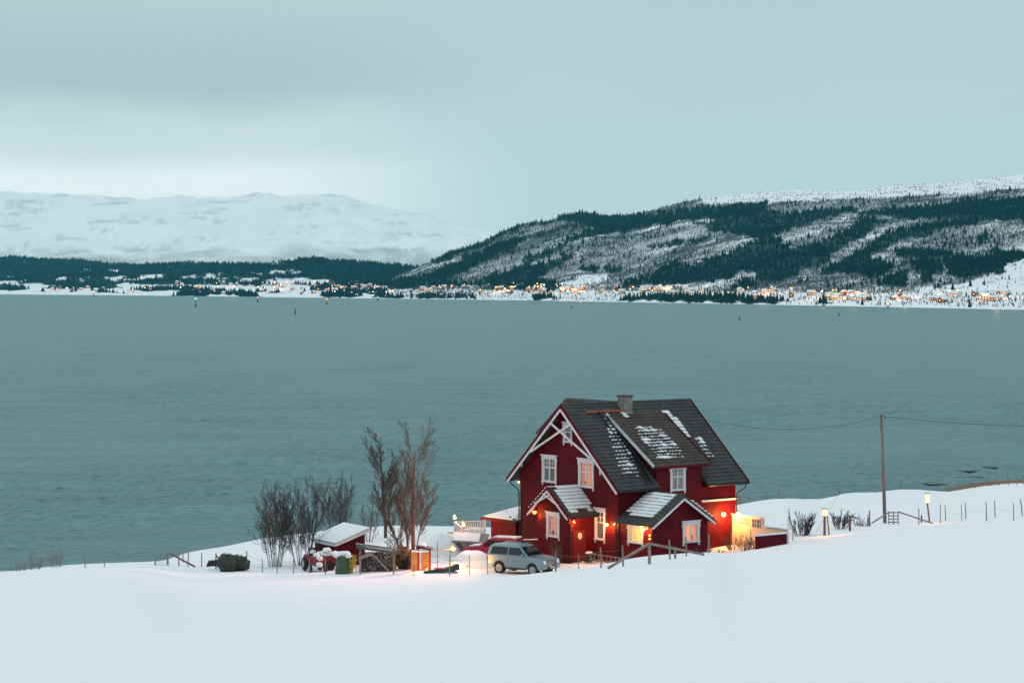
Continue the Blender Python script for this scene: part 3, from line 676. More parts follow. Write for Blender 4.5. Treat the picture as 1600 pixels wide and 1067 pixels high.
# verge boards of the gables
def barge(x, ya, za, yb, zb, col, wdt, off, parent, th=.045):
    mb = MB(); a = V3((x+off, ya, za)); b = V3((x+off, yb, zb)); mb.beam(a, b, th, wdt, 0, (0,0,1)); return mb.build('barge_board', col, parent)
for sgn in (-1, 1):
    ye = HW/2+sgn*(HW/2+.74); dz = -.03
    barge(-OV-.02, HW/2, RZ+dz, ye, EZ+dz, DRED, .20, 0, roofo)
    barge(-OV-.045, HW/2-sgn*.0, RZ-.30, ye-sgn*.10, EZ-.20, WHITE, .15, 0, roofo)
    barge(HL+OV+.02, HW/2, RZ+dz, ye, EZ+dz, DRED, .26, 0, roofo)
    mb = MB(); mb.prism([(-OV, HW/2, RZ-.16), (-OV, ye, EZ-.16), (.02, ye, EZ-.16), (.02, HW/2, RZ-.16)], (0,0,-.03)); mb.build('soffit', DRED, roofo)
mb = MB(); mb.beam((-OV-.06, 8.48, 6.78), (-OV-.06, 4.17, 8.84), .06, .13); mb.build('gable_brace', WHITE, house)
mb = MB(); mb.beam((-OV-.13, 6.2, 8.84), (-OV-.13, 1.95, 6.72), .06, .13); mb.build('gable_brace', WHITE, house)
for ya in (1.0, 9.45):
    mb = MB(); mb.beam((-OV-.08, ya, rz_(ya)-.28), (-OV-.08, ya, rz_(ya)-.62), .05, .10); mb.build('brace_foot', WHITE, house)
# eaves: boxed-in underside and gutters
for q in ((-OV, 2.98), (7.22, HL+OV)): mb = MB(); mb.box(*q, -.70, 0, EZ-.16, EZ-.12); mb.build('soffit', DRED, roofo)
def gutter(pts, parent, nm='gutter', r=.065):
    mb = MB(); mb.tube(pts, r, 7); return mb.build(nm, METAL, parent)
gutter([(-OV, -.80, EZ-.07), (3.05, -.80, EZ-.07)], roofo); gutter([(7.2, -.80, EZ-.07), (HL+OV, -.80, EZ-.07)], roofo); gutter([(-OV, HW+.80, EZ-.07), (HL+OV, HW+.80, EZ-.07)], roofo)
gutter([(HL+.3, -.80, EZ-.1), (HL+.3, -.78, EZ-.35), (HL+.12, -.2, EZ-.75), (HL+.1, -.08, EZ-.95), (HL+.1, -.08, .3)], house, 'downpipe', .045)
gutter([(-.3, HW+.80, EZ-.1), (-.3, HW+.78, EZ-.3), (-.08, HW+.2, EZ-.7), (-.08, HW+.06, EZ-.9), (-.08, HW+.06, -.3)], house, 'downpipe', .045)
gutter([(-.09, .12, 2.9), (-.09, .12, 0)], house, 'downpipe', .045)
# roof ladder and plank
mb = MB(); q0, q1 = ray_plane(*z1(540,150), rO, nrm)+nrm*.16, ray_plane(*z1(812,562), rO, nrm)+nrm*.16; q1.x = q0.x
for dx in (0, .42): mb.beam(q0+V3((dx,0,0)), q1+V3((dx,0,0)), .06, .06, 0, nrm)
i = 0
while i < 22: p = q0+(q1-q0)*(i+.5)/22; mb.beam(p, p+V3((.42,0,0)), .05, .04, 0, nrm); i += 1
mb.build('roof_ladder', BLACK, house)
mb = MB(); a = V3((.95, 4.45, 9.58)); mb.beam(a, a+V3((3.0,.0,.0)), .05, .18, 0, nrm); mb.build('ladder_hook_plank', mat('orange_plank', (.40,.13,.05), .8), house)
# chimney
mb = MB(); mb.box(4.12, 4.84, 4.28, 5.0, 9.0, 10.52); ch = mb.build('chimney', BRICK, house)
mb = MB(); mb.box(4.06, 4.90, 4.22, 5.06, 10.52, 10.62); mb.build('chimney_cap', mat('dark_concrete', (.06,.055,.05), .9), ch)
mb = MB(); mb.box(4.07, 4.89, 4.23, 5.05, 9.2, 9.55); mb.build('chimney_flashing', BRICK, ch)
# porch on the gable front ------------------------------------------------
px0, pya, pyb, pc = -2.0, 2.6, 5.9, 4.25
psl = (4.75-2.95)/2.25
def pspan(z): 
    if z < 3.3: return (pya, pyb)
    d = (4.62-z)/psl; return (pc-d, pc+d)
hol = [window((px0,0,0), GU, GN, 3.58, 4.95, 1.32, 3.12, 'warm', 'many', label='porch window with many small panes and lace curtain')]
cladding('porch_wall', (px0,0,0), GU, GN, pspan, -.6, 4.55, hol)
cladding('porch_wall', (0,pya,0), (-1,0,0), (0,-1,0), lambda z: (0, 2.0), -.6, 3.3, [(.62,1.62,-.6,2.0)])
cladding('porch_wall', (0,pyb,0), (-1,0,0), (0,1,0), lambda z: (0, 2.0), -.6, 3.3)
mb = MB(); mb.box(-1.60,-.64, pya+.02, pya+.06, 0, 1.98); dr = mb.build('door', mat('red_door', (.15,.008,.010), .45), house)
for z in (.35, 1.15): mb = MB(); mb.box(-1.45,-.79, pya-.0, pya+.019, z, z+.62); mb.build('door_panel', mat('red_door', (.15,.008,.010), .45), dr)
mb = MB(); mb.ball((-.72, pya-.04, 1.02), .04); mb.build('handle', CHROME, dr)
mb = MB()
for k in range(14):
    a = k*2*math.pi/14; mb.ball((-1.12+.13*math.cos(a), pya-.05, 1.62+.17*math.sin(a)), .055, seg=6, rings=4)
mb.build('door_wreath', mat('straw_wreath', (.75,.55,.45), .9), dr)
mb = MB(); mb.ball((-1.12, pya-.035, 1.62), .12, sq=(1,.2,1.2)); mb.build('door_wreath', mat('straw_wreath', (.75,.55,.45), .9), dr)
for sgn in (-1, 1):
    O_ = V3((px0-.5, pc+sgn*2.25, 2.95)); u_ = V3((0, -sgn*2.25, 1.8)); n_ = V3((0, sgn*1.8, 2.25)).normalized(); L_r = 2.5
    mb = MB(); mb.prism([O_, O_+V3((L_r,0,0)), O_+V3((L_r,0,0))+u_, O_+u_], n_*-.12); rr = mb.build('porch_roof', TILE2, house)
    snf = None
    if sgn < 0:
        snf = regions([([(296,560),(430,550),(470,610),(508,690),(500,712),(455,690),(425,715),(392,722),(340,640)], .85)], O_, (1,0,0), u_, n_)
        tiles('roof_tiles', O_, (1,0,0), u_, n_, L_r, u_.length, TILE2, rr, None, snf, seed=3, sname='roof_snow')
    else: tiles('roof_tiles', O_+V3((L_r,0,0)), (-1,0,0), u_, n_, L_r, u_.length, TILE2, rr, None, lambda s, t: .9 if t > .4 else 0, seed=3)
    barge(px0-.52, pc, 4.73, pc+sgn*2.28, 2.93, DRED, .18, 0, rr); barge(px0-.55, pc, 4.50, pc+sgn*2.16, 2.80, WHITE, .12, 0, rr)
    gutter([(px0-.5, pc+sgn*2.31, 2.90), (0, pc+sgn*2.31, 2.90)], rr, r=.055)
    mb = MB(); mb.beam((px0-.56-.03*(sgn+1), pc+sgn*1.25, 3.62), (px0-.56-.03*(sgn+1), pc-sgn*.42, 4.32), .05, .10); mb.build('gable_brace', WHITE, house)
    mb = MB(); mb.prism([(px0-.5, pc, 4.62), (px0-.5, pc+sgn*2.2, 2.86), (px0, pc+sgn*2.2, 2.86), (px0, pc, 4.62)], (0,0,-.03)); mb.build('soffit', DRED, rr)
gutter([(px0+.1, pya-.61, 2.86), (px0+.1, pya-.6, 2.7), (px0+.06, pya-.07, 2.45), (px0+.06, pya-.07, 0)], house, 'downpipe', .04)
mb = MB(); mb.tube([(px0-.6, pyb+2.1, .2), (px0-.3, pyb+1.2, 1.05), (px0+.3, pyb+.05, 1.15)], .04, 6); mb.tube([(px0-.6, pyb+2.1, .2), (px0-.6, pyb+2.1, -.5)], .04, 6); mb.build('handrail', mat('snowy_board', (.70,.68,.70), .7), house)
# annex on the side -------------------------------------------------------
ay, ac, ahw, asl = -3.36, 2.42, 2.36, 1.75/2.72
def aspan(z):
    if z < 2.95: return (ac-ahw, ac+ahw)
    d = (4.40-z)/asl; return (ac-d, ac+d)
hol = [window((0,ay,0), (1,0,0), (0,-1,0), 2.62, 4.08, 1.28, 2.85, 'orange', 'grid', label='annex front window with orange curtains drawn apart')]
cladding('annex_wall', (0,ay,0), (1,0,0), (0,-1,0), aspan, -.4, 4.3, hol)
hol = [window((.05,0,0), (0,-1,0), (-1,0,0), .97, 2.50, 1.3, 2.76, 'yellow', 'grid', label='annex side window glowing bright yellow')]
cladding('annex_wall', (.05,0,0), (0,-1,0), (-1,0,0), lambda z: (.0, -ay), -.4, 2.95, hol)
cladding('annex_wall', (ac+ahw,0,0), (0,-1,0), (1,0,0), lambda z: (.0, -ay), -.4, 2.95)
for sgn in (-1, 1):
    O_ = V3((ac+sgn*2.72, ay-.38, 2.75)); u_ = V3((-sgn*2.72, 0, 1.75)); n_ = V3((sgn*1.75, 0, 2.72)).normalized(); L_r = 3.36+.38-.03
    mb = MB(); mb.prism([O_, O_+V3((0,L_r,0)), O_+V3((0,L_r,0))+u_, O_+u_], n_*-.12); rr = mb.build('annex_roof', TILE, house)
    if sgn < 0:
        O2 = O_+V3((0,L_r,0)); snf = regions([([(840,600),(905,598),(992,612),(915,690),(848,752),(800,748),(700,715),(760,668),(800,625)], .80)], O2, (0,-1,0), u_, n_)
        tiles('roof_tiles', O2, (0,-1,0), u_, n_, L_r, u_.length, TILE, rr, None, snf, seed=9)
    else: tiles('roof_tiles', O_, (0,1,0), u_, n_, L_r, u_.length, TILE, rr, None, lambda s, t: .9 if .4 < t < 2.6 else 0, seed=9)
    mb = MB(); mb.beam((ac, ay-.40, 4.47), (ac+sgn*2.74, ay-.40, 2.72), .05, .15); mb.build('barge_board', TILE2, rr)
    mb = MB(); mb.beam((ac, ay-.43, 4.30), (ac+sgn*2.70, ay-.43, 2.56), .05, .13); mb.build('barge_board', WHITE, rr)
    mb = MB(); mb.prism([(ac, ay-.38, 4.36), (ac+sgn*2.6, ay-.38, 2.69), (ac+sgn*2.6, ay, 2.69), (ac, ay, 4.36)], (0,0,-.03)); mb.build('soffit', DRED, rr)
    gutter([(ac+sgn*2.78, ay-.38, 2.70), (ac+sgn*2.78, -.1, 2.70)], rr, r=.055)
mb = MB(); mb.tube([(ac, ay-.38, 4.53), (ac, -.25, 4.53)], .10, 8); mb.build('ridge_tile', TILE, house)
gutter([(-.04, -.1, 2.6), (-.04, -.06, 0)], house, 'downpipe', .04)
# house lamps: bracket, shade, bulb, its own light
def wall_lamp(p, n_, power, bulb=.10, shade=True, parent=house, off=.22, mt=BULB, nm='wall_lamp'):
    p = V3(p); n_ = V3(n_); mb = MB(); mb.tube([p, p+n_*off*.6+V3((0,0,.10)), p+n_*off+V3((0,0,.06))], .02, 5); mb.tube([p+n_*off+V3((0,0,.06)), p+n_*off+V3((0,0,.16))], [.10,.03], 8)
    l = mb.build(nm, METAL, parent); b = MB(); b.ball(p+n_*off-V3((0,0,.02)), bulb); b.build('bulb', mt, l)
    if power: lamp('lamp_light', p+n_*(off+.03)-V3((0,0,.02)), power, r=bulb*1.15, parent=parent)
    return l
wall_lamp((0,.88,2.45), (-1,0,0), 380); wall_lamp((0,.12,2.55), (-1,0,0), 110, .06, mt=BULBD)
wall_lamp((.05,-2.72,2.45), (-1,0,0), 330, .12); wall_lamp((.05,-3.1,2.55), (-1,0,0), 35, .06, mt=BULBD)
wall_lamp((9.07,0,2.66), (0,-1,0), 1000, .15)
wall_lamp((px0,pyb+.1,3.0), (-1,0,0), 300, .13, mt=BULBD); wall_lamp((-1.75,pya,2.62), (0,-1,0), 330, .09, mt=BULBD)
for z in (2.1, 1.87): mb = MB(); mb.ball((-.06,-3.24,z), .06); mb.build('string_light', BULBD, house)
# snowy step and small things by the door
# white windbreak wall on the terrace beyond the house, and the red parapet in front
scr = empty('windbreak_wall', H2W((10.0,0,0)), TH, 'cream windbreak wall with two small windows lit yellow by a lamp at the house corner', 'wall')
def addscreen():
    O_, u_, n_ = V3((0,0,0)), V3((0,-1,0)), V3((-1,0,0))
    h1, h2 = (.75,1.75,1.9,2.48), (1.98,2.98,1.82,2.48)
    cladding('wall_board', O_, u_, n_, lambda z: (.06, 3.1), 0, 2.56, [h1, h2], m=CREAM, parent=scr, thick=.1)
    cladding('wall_board', O_, u_, n_, lambda z: (3.1, 5.4), 0, 2.0, [], m=CREAM, parent=scr, thick=.1)
    mb = MB(); mb.box(-.09, .04, -3.12, -.05, 2.56, 2.63); mb.box(-.09, .04, -5.42, -3.13, 2.0, 2.07); mb.build('coping', RSNOW, scr)
    for h in (h1, h2):
        f = MB(); a, b, c_, d_ = h
        for q in ((a,a+.06,c_,d_),(b-.06,b,c_,d_),(a+.061,b-.061,c_,c_+.06),(a+.061,b-.061,d_-.06,d_),((a+b)/2-.03,(a+b)/2+.03,c_+.061,d_-.061)): bx3(f, O_, u_, n_, *q, -.08, .03)
        for q in (.25, .75): s_ = a+(b-a)*q; bx3(f, O_, u_, n_, s_-.015, s_+.015, c_+.061, d_-.061, -.05, .01)
        bx3(f, O_, u_, n_, a+.061, b-.061, (c_+d_)/2-.015, (c_+d_)/2+.015, -.051, .009)
        fo = f.build('window', WHITE, scr); g_ = MB(); bx3(g_, O_, u_, n_, a, b, c_, d_, -.07, -.06); g_.build('pane', mat('grey_pane', (.22,.24,.27), .1), fo)
    mb = MB(); mb.box(-.06, .06, -5.5, -5.4, 0, 2.1); mb.build('post', WHITE, scr)
addscreen()
wall_lamp((-.02,-.95,2.72), (-1,0,0), 1000, .13, parent=scr, off=.25)
par = empty('terrace_parapet', H2W((7.2,-5.4,0)), TH, 'low dark red board parapet with snow on its top, right of the house', 'wall')
cladding('parapet_board', (0,0,0), (1,0,0), (0,-1,0), lambda z: (0, 2.95), .2, 1.74, m=DRED, parent=par, thick=.09)
mb = MB(); mb.box(-.05, 2.98, -.06, .12, 1.74, 1.84); mb.build('snow_cap', RSNOW, par)

# ------------------------------------------------------------------ vehicles
def car(name, loc, rz, paint, label, L=4.385, W=1.875, H=1.85, snow=False, cat='car'):
    r = empty(name, loc, rz, label, cat); kx, ky, kz = L/4.385, W/1.875, H/1.85
    def S(x, y, z): return (x*kx, y*ky, z*kz)
    def arch(cx, n=9): return [(cx+.46*math.cos(math.pi*i/n), .40+.46*math.sin(math.pi*i/n)) for i in range(n+1)]
    af, ar = arch(1.33), arch(-1.22)                                   # +x side first
    side = [(-2.17,.62),(-2.19,.95),(-2.16,1.19),(-.6,1.20),(.95,1.20),(1.25,1.175),(1.9,1.09),(2.12,1.0),(2.19,.78),(2.17,.46),(1.79,.40)]+af[1:]+[(-.76,.40)]+ar[1:]
    side = [(x, z) for x, z in side]
    n = len(side); mb = MB(); lay = [(-.9375,.965,.02),(-.90,1,0),(.90,1,0),(.9375,.965,.02)]
    for y, k, d in lay:
        for x, z in side: mb.v.append(S(x*k if z > .5 else x, y, .78+(z-.78)*k))
    for a in range(3):
        for i in range(n):
            j = (i+1) % n; mb.f.append((a*n+i, a*n+j, (a+1)*n+j, (a+1)*n+i)); mb.m.append(0)
    mb.f.append(tuple(range(n))); mb.m.append(0); mb.f.append(tuple(range(3*n, 4*n))[::-1]); mb.m.append(0)
    body = mb.build('body', paint, r)
    cab = [(-2.14,1.19),(-2.05,1.55),(-1.93,1.80),(-1.75,1.85),(.05,1.85),(.30,1.79),(.98,1.20)]
    def hw(z): return .88-.19*((z-1.19)/.66)**1.3 if z > 1.19 else .88
    mb = MB(); m = len(cab)
    for sg in (-1, 1):
        for x, z in cab: mb.v.append(S(x, sg*hw(z), z))
    for i in range(m-1): mb.f.append((i, i+1, m+i+1, m+i)); mb.m.append(0)
    mb.f.append(tuple(range(m))[::-1]); mb.m.append(0); mb.f.append(tuple(range(m, 2*m))); mb.m.append(0); mb.build('cabin', paint, r)
    def side_glass(pts, nm):
        for sg in (-1, 1):
            q = MB(); q.face([S(x, sg*(hw(z)+.012), z) for x, z in pts]); q.build(nm, CARGLASS, r)
    side_glass([(-1.92,1.25),(-.62,1.25),(-.62,1.70),(-1.80,1.70)], 'side_window'); side_glass([(-.53,1.25),(.72,1.25),(.28,1.70),(-.53,1.70)], 'side_window')
    q = MB(); q.face([S(.335,-.68,1.745), S(.335,.68,1.745), S(.945,.80,1.25), S(.945,-.80,1.25)]); q.face([S(.335+.012,-.68,1.76), S(.945+.02,-.80,1.26), S(.945+.02,.80,1.26), S(.335+.012,.68,1.76)]); q.build('windscreen', CARGLASS, r)
    q = MB(); q.face([S(-2.125,-.72,1.28), S(-2.125,.72,1.28), S(-2.02,.66,1.68), S(-2.02,-.66,1.68)]); q.build('rear_window', CARGLASS, r)
    for sg in (-1, 1):
        q = MB(); q.beam(S(-1.7,sg*.66,1.90), S(0,sg*.66,1.90), .04, .035); q.build('roof_rail', paint, r)
        q = MB(); q.ball(S(.62,sg*1.02,1.27), .13, sq=(.6,.9,.75)); q.build('wing_mirror', paint, r)
        q = MB(); q.prism([S(2.06,sg*.62,.80), S(2.195,sg*.60,.80), S(2.15,sg*.60,1.0), S(2.02,sg*.62,1.02)], (0, sg*.27*ky, 0)); q.build('headlight', mat('lamp_glass', (.75,.80,.82), .1), r)
        q = MB(); q.tube([S(2.16,sg*.72,.56), S(2.215,sg*.72,.56)], .07, 8); q.build('fog_lamp', CHROME, r)
        q = MB(); q.tube([S(2.16,sg*.28,.62), S(2.30,sg*.28,.66)], .095, 9); q.build('driving_lamp', CHROME, r)
        q = MB(); q.box(-2.2*kx, -2.16*kx, *(sorted((sg*.75*ky, sg*.9*ky))), .95*kz, 1.17*kz); q.build('tail_light', mat('tail_red', (.3,.01,.01), .3), r)
        q = MB(); q.beam(S(-.25,sg*.945,1.05), S(-.07,sg*.945,1.05), .03, .03); q.build('door_handle', paint, r)
        q = MB(); q.beam(S(-.57,sg*.9385,1.18), S(-.57,sg*.9385,.46), .006, .006); q.beam(S(.86,sg*.9385,1.18), S(.80,sg*.9385,.46), .006, .006); q.build('door_seam', BLACK, r)['kind'] = 'stuff'
        q = MB(); q.beam(S(-.74,sg*.95,.42), S(.85,sg*.95,.42), .05, .10); q.build('side_step', BLACK, r)
        for cx in (1.33, -1.22):
            wy = sg*.80*ky; q = MB(); q.tube([(cx*kx, wy-sg*.12, .375), (cx*kx, wy-sg*.02,.375), (cx*kx, wy+sg*.10, .375), (cx*kx, wy+sg*.12, .375)], [.33,.375,.375,.34], 20); wh = q.build('wheel', RUBBER, r)
            q = MB(); q.tube([(cx*kx, wy+sg*.121, .375), (cx*kx, wy+sg*.135, .375)], [.24,.22], 16)
            for a in range(6):
                t_ = a*math.pi/3; q.beam((cx*kx, wy+sg*.14, .375), (cx*kx+.2*math.cos(t_), wy+sg*.14, .375+.2*math.sin(t_)), .06, .02, 0, (0,1,0))
            q.build('rim', mat('alloy', (.33,.35,.36), .35, metal=.7), wh)['kind'] = 'stuff'
            q = MB(); q.tube([(cx*kx, wy-sg*.16, .45), (cx*kx, wy+sg*.03, .45)], .42, 14); q.build('wheel_arch', BLACK, r)
    q = MB(); q.box(2.13*kx, 2.20*kx, -.58*ky, .58*ky, .74*kz, 1.0*kz); g_ = q.build('grille', BLACK, r)
    for z in (.78, .86, .94): q = MB(); q.box(2.201*kx, 2.215*kx, -.56*ky, .56*ky, z*kz, (z+.035)*kz); q.build('grille_bar', CHROME, g_)
    q = MB(); q.box(2.10*kx, 2.24*kx, -.5*ky, .5*ky, .46*kz, .56*kz); q.build('bumper', BLACK, r)
    q = MB(); q.box(2.241*kx, 2.25*kx, -.26, .26, .50*kz, .61*kz); q.build('number_plate', mat('blank_plate', (.55,.56,.55), .5), r)
    if snow:
        q = MB(); q.prism([S(-1.85,-.62,1.86), S(.05,-.62,1.86), S(.05,.62,1.86), S(-1.85,.62,1.86)], (0,0,.09)); q.build('roof_snow', RSNOW, r)
        q = MB(); q.prism([S(1.0,-.7,1.2), S(1.95,-.7,1.09), S(1.95,.7,1.09), S(1.0,.7,1.2)], (0,0,.06)); q.build('bonnet_snow', RSNOW, r)
    return r
suv = P(817, 893, 146.2); suv.z = gz(817, 146.2)-.02
car('silver_car', suv, math.radians(-34), SILVER, 'silver blue three-door off-road car parked in front of the farmhouse porch')
rc = PX(775, 154.6, 0); rc.z = gz(775, 154.6)+.1
car('red_car', rc, math.radians(158), CARRED, 'red car with snow on its roof half hidden behind the silver car', L=3.9, W=1.7, H=1.5, snow=True)

# ------------------------------------------------------------------ garden house, deck, wood shelter left of the farmhouse
gh = empty('garden_house', H2W((.7,11.9,-.9)), TH, 'small red garden house with low snowy roof behind the left side of the farmhouse', 'shed')
cladding('garden_wall', (0,0,0), (0,1,0), (-1,0,0), lambda z: (0, 2.9), -.4, 2.5, m=RED, parent=gh); cladding('garden_wall', (0,0,0), (1,0,0), (0,-1,0), lambda z: (0, 3.6), -.4, 2.5, [(1.2,2.1,-.4,1.9)], m=RED, parent=gh)
cladding('garden_wall', (0,2.9,0), (1,0,0), (0,1,0), lambda z: (0, 3.6), -.4, 2.5, m=RED, parent=gh)
mb = MB(); mb.box(1.22, 2.08, .0, .04, -.4, 1.88); mb.build('door', mat('red_door', (.15,.008,.010), .45), gh)
mb = MB(); mb.box(-.5, 4.0, -.5, 3.5, 2.5, 2.62); mb.build('eaves_board', DRED, gh)
mb = MB(); ap = (1.7, 1.5, 3.45); cs_ = [(-.45,-.45,2.63),(3.95,-.45,2.63),(3.95,3.45,2.63),(-.45,3.45,2.63)]
for i in range(4): mb.face([cs_[i], cs_[(i+1) % 4], ap])
gr_ = mb.build('roof', TILE2, gh)
mb = MB(); rng = random.Random(3)
for i in range(4):
    a, b = V3(cs_[i]), V3(cs_[(i+1) % 4]); p = V3(ap); n_ = (b-a).cross(p-a).normalized()
    for j in range(9):
        f0, f1 = .06+j*.1, .06+(j+1)*.1-.012
        l0, r0_ = a.lerp(p, f0), b.lerp(p, f0); l1, r1_ = a.lerp(p, f1), b.lerp(p, f1)
        k = 12
        for q in range(k):
            if rng.random() < (.40 if q > 8 and j < 4 else .05): continue
            v = [l0.lerp(r0_, q/k), l0.lerp(r0_, (q+1)/k), l1.lerp(r1_, (q+1)/k), l1.lerp(r1_, q/k)]; mb.prism([x+n_*.01 for x in v], n_*.06)
mb.build('roof_snow', RSNOW, gr_)['kind'] = 'stuff'
mb = MB(); mb.box(2.1,2.3,.9,1.1,2.7,4.05); mb.build('flue_post', mat('orange_post', (.5,.22,.08), .7), gh)
mb = MB(); mb.box(-.07,-.03, .5, .9, 1.35, 1.55); mb.build('wall_sign', WHITE, gh)
mb = MB(); mb.beam((.2,-.09,2.1), (2.4,-.09,2.3), .04, .09); mb.build('snowy_rail', RSNOW, gh)
# deck with white balusters
dk = empty('deck', (0,0,0), 0, 'raised deck with white balustrade and two glowing post lamps by the garden house', 'deck')
dA = PX(710.5, 166, 22.95); dB = PX(724.5, 161, 22.95); dC = PX(757.5, 160.2, 22.95); dD = PX(757.5, 166.5, 22.95)
mb = MB(); mb.prism([(p.x, p.y, 21.85) for p in (dA, dB, dC, dD)], (0,0,.12)); mb.build('deck_floor', mat('snowy_deck', (.55,.53,.53), .8), dk)
for a, b in ((dA, dB), (dB, dC), (dD, dA)):
    mb = MB(); mb.beam(a, b, .10, .07); mb.beam(a-V3((0,0,.85)), b-V3((0,0,.85)), .06, .07); mb.build('railing', WHITE, dk)
    n_ = int((b-a).length/.17)
    for i in range(1, n_):
        p = a.lerp(b, i/n_); mb = MB(); mb.box(p.x-.045, p.x+.045, p.y-.02, p.y+.02, p.z-.82, p.z-.037); mb.build('baluster', WHITE, dk)
for i, p in enumerate((dA, dB, dC, dD)):
    mb = MB(); mb.box(p.x-.07, p.x+.07, p.y-.07, p.y+.07, 20.6, 23.05); mb.build('post', WHITE, dk)
    if i < 2:
        l = MB(); l.tube([(p.x,p.y,23.05),(p.x,p.y,23.10)], .11, 8); l.tube([(p.x,p.y,23.36),(p.x,p.y,23.44)], [.15,.03], 8); lo = l.build('post_lamp', METAL, dk)
        l = MB(); l.ball((p.x,p.y,23.23), .10); l.build('bulb', BULB, lo); lamp('lamp_light', (p.x-.05,p.y-.05,23.5), 480, r=.15, parent=dk)
ws = empty('wood_shelter', PX(712, 158, 0), 0, 'open shelter full of stacked firewood under the deck, snow on its grey roof', 'shelter')
wl = V3(ws.location); zg = gz(733, 158)-wl.z
zt = 40-(841-HY)/F*158
mb = MB(); mb.prism([(-.6,-.6,zt-.15),(2.1,-.6,zt-.30),(2.3,1.3,zt+.1),(-.6,1.3,zt+.25)], (0,0,.07)); rr = mb.build('roof', GREYWOOD, ws)
mb = MB(); mb.prism([(-.2,-.5,zt-.10),(1.6,-.5,zt-.2),(1.7,1.2,zt+.16),(-.2,1.2,zt+.28)], (0,0,.06)); mb.build('roof_snow', RSNOW, rr)
for x in (.1, .95, 1.85): mb = MB(); mb.box(x-.05, x+.05, -.45, -.35, zg-.3, zt-.2); mb.build('post', GREYWOOD, ws)
mb = MB(); rng = random.Random(5)
for i in range(15):
    for j in range(9):
        x = .2+i*.115+(j % 2)*.05; z = zg+.05+j*.115; rr_ = rng.uniform(.04,.058); y = -.25+rng.uniform(-.05,.05); mb.tube([(x,y,z),(x,y+.7,z)], rr_, 6)
mb.build('firewood', GREYWOOD, ws)['kind'] = 'stuff'

# ------------------------------------------------------------------ snow banks
def mound(px, Y, w_, d_, h, label, seed, cat='snow bank', rz=0):
    c = PX(px, Y, gz(px, Y)-.15); mb = MB(); R, S_ = 14, 28
    mb.v.append((0,0,h))
    for i in range(1, R+1):
        r = i/R
        for j in range(S_):
            a = 2*math.pi*j/S_; k = 1+.16*noise.noise(Vector((math.cos(a)*1.2, math.sin(a)*1.2, seed)))
            x, y = math.cos(a)*r*k, math.sin(a)*r*k
            z = h*(1-r**3.2)**1.2*(1+.22*noise.noise(Vector((x*2.2, y*2.2, seed+4))))
            mb.v.append((x*w_, y*d_, z-(.05 if i == R else 0)))
    for j in range(S_): mb.f.append((0, 1+j, 1+(j+1) % S_)); mb.m.append(0)
    for i in range(R-1):
        for j in range(S_): a = 1+i*S_; mb.f.append((a+j, a+S_+j, a+S_+(j+1) % S_, a+(j+1) % S_)); mb.m.append(0)
    o = mb.build('snow_bank', SNOW, smooth=True); o.location = c; return tag(o, label, cat)
mound(738, 151, 1.75, 2.2, 1.05, 'ploughed snow bank glowing pink in the lamplight left of the silver car', 1)
mound(692, 158.5, 1.7, 2.4, 1.6, 'tall pale snow heap left of the wood shelter and deck', 2)
mound(713, 148.2, .9, .8, .5, 'low snow heap between the lantern and the silver car', 3)

# ------------------------------------------------------------------ red shed with mono-pitch roof
K = PX(526.6, 152, 0); a2 = math.radians(31)
sh = empty('red_shed', (K.x, K.y, 0), a2, 'small red shed with a snow-covered single-slope roof behind the yard clutter', 'shed')
z0_ = gz(526, 152); zl, zh = 22.93, 23.62; Wb, Wa = 2.07, 3.3
mb = MB(); mb.prism([(0,0,z0_-.3),(Wb,0,z0_-.3),(Wb,0,zh),(0,0,zl)], (0,.05,0)); mb.build('gable_wall', RED, sh)
mb = MB(); mb.prism([(0,Wa,z0_-.3),(Wb,Wa,z0_-.3),(Wb,Wa,zh),(0,Wa,zl)], (0,-.05,0)); mb.build('gable_wall', RED, sh)
cladding('wall', (0,0.06,0), (0,1,0), (-1,0,0), lambda z: (0, Wa-.12), z0_-.3, zl, m=RED, parent=sh, thick=.05); cladding('wall', (Wb,0.06,0), (0,1,0), (1,0,0), lambda z: (0, Wa-.12), z0_-.8, zh, m=RED, parent=sh, thick=.05)
sl_ = (zh-zl)/Wb; e0, e1 = -.28, Wb+.25
def rzz(x): return zl+x*sl_+.03
mb = MB(); mb.prism([(e0,-.28,rzz(e0)),(e1,-.28,rzz(e1)),(e1,-.28,rzz(e1)+.10),(e0,-.28,rzz(e0)+.10)], (0,Wa+.56,0)); rr = mb.build('roof', TILE, sh)
mb = MB(); mb.prism([(e0+.03,-.25,rzz(e0)+.101),(e1-.03,-.25,rzz(e1)+.101),(e1-.03,-.25,rzz(e1)+.19),(e0+.03,-.25,rzz(e0)+.17)], (0,Wa+.5,0)); mb.build('roof_snow', RSNOW, rr)
mb = MB(); mb.beam((e0,-.30,rzz(e0)+.0), (e1,-.30,rzz(e1)+.0), .03, .17); mb.build('barge_board', mat('pale_board', (.66,.60,.58), .6), rr)
mb = MB(); mb.beam((e0-.02,-.28,rzz(e0)-.0), (e0-.02,Wa+.28,rzz(e0)-.0), .03, .15); mb.build('fascia', WHITE, rr)

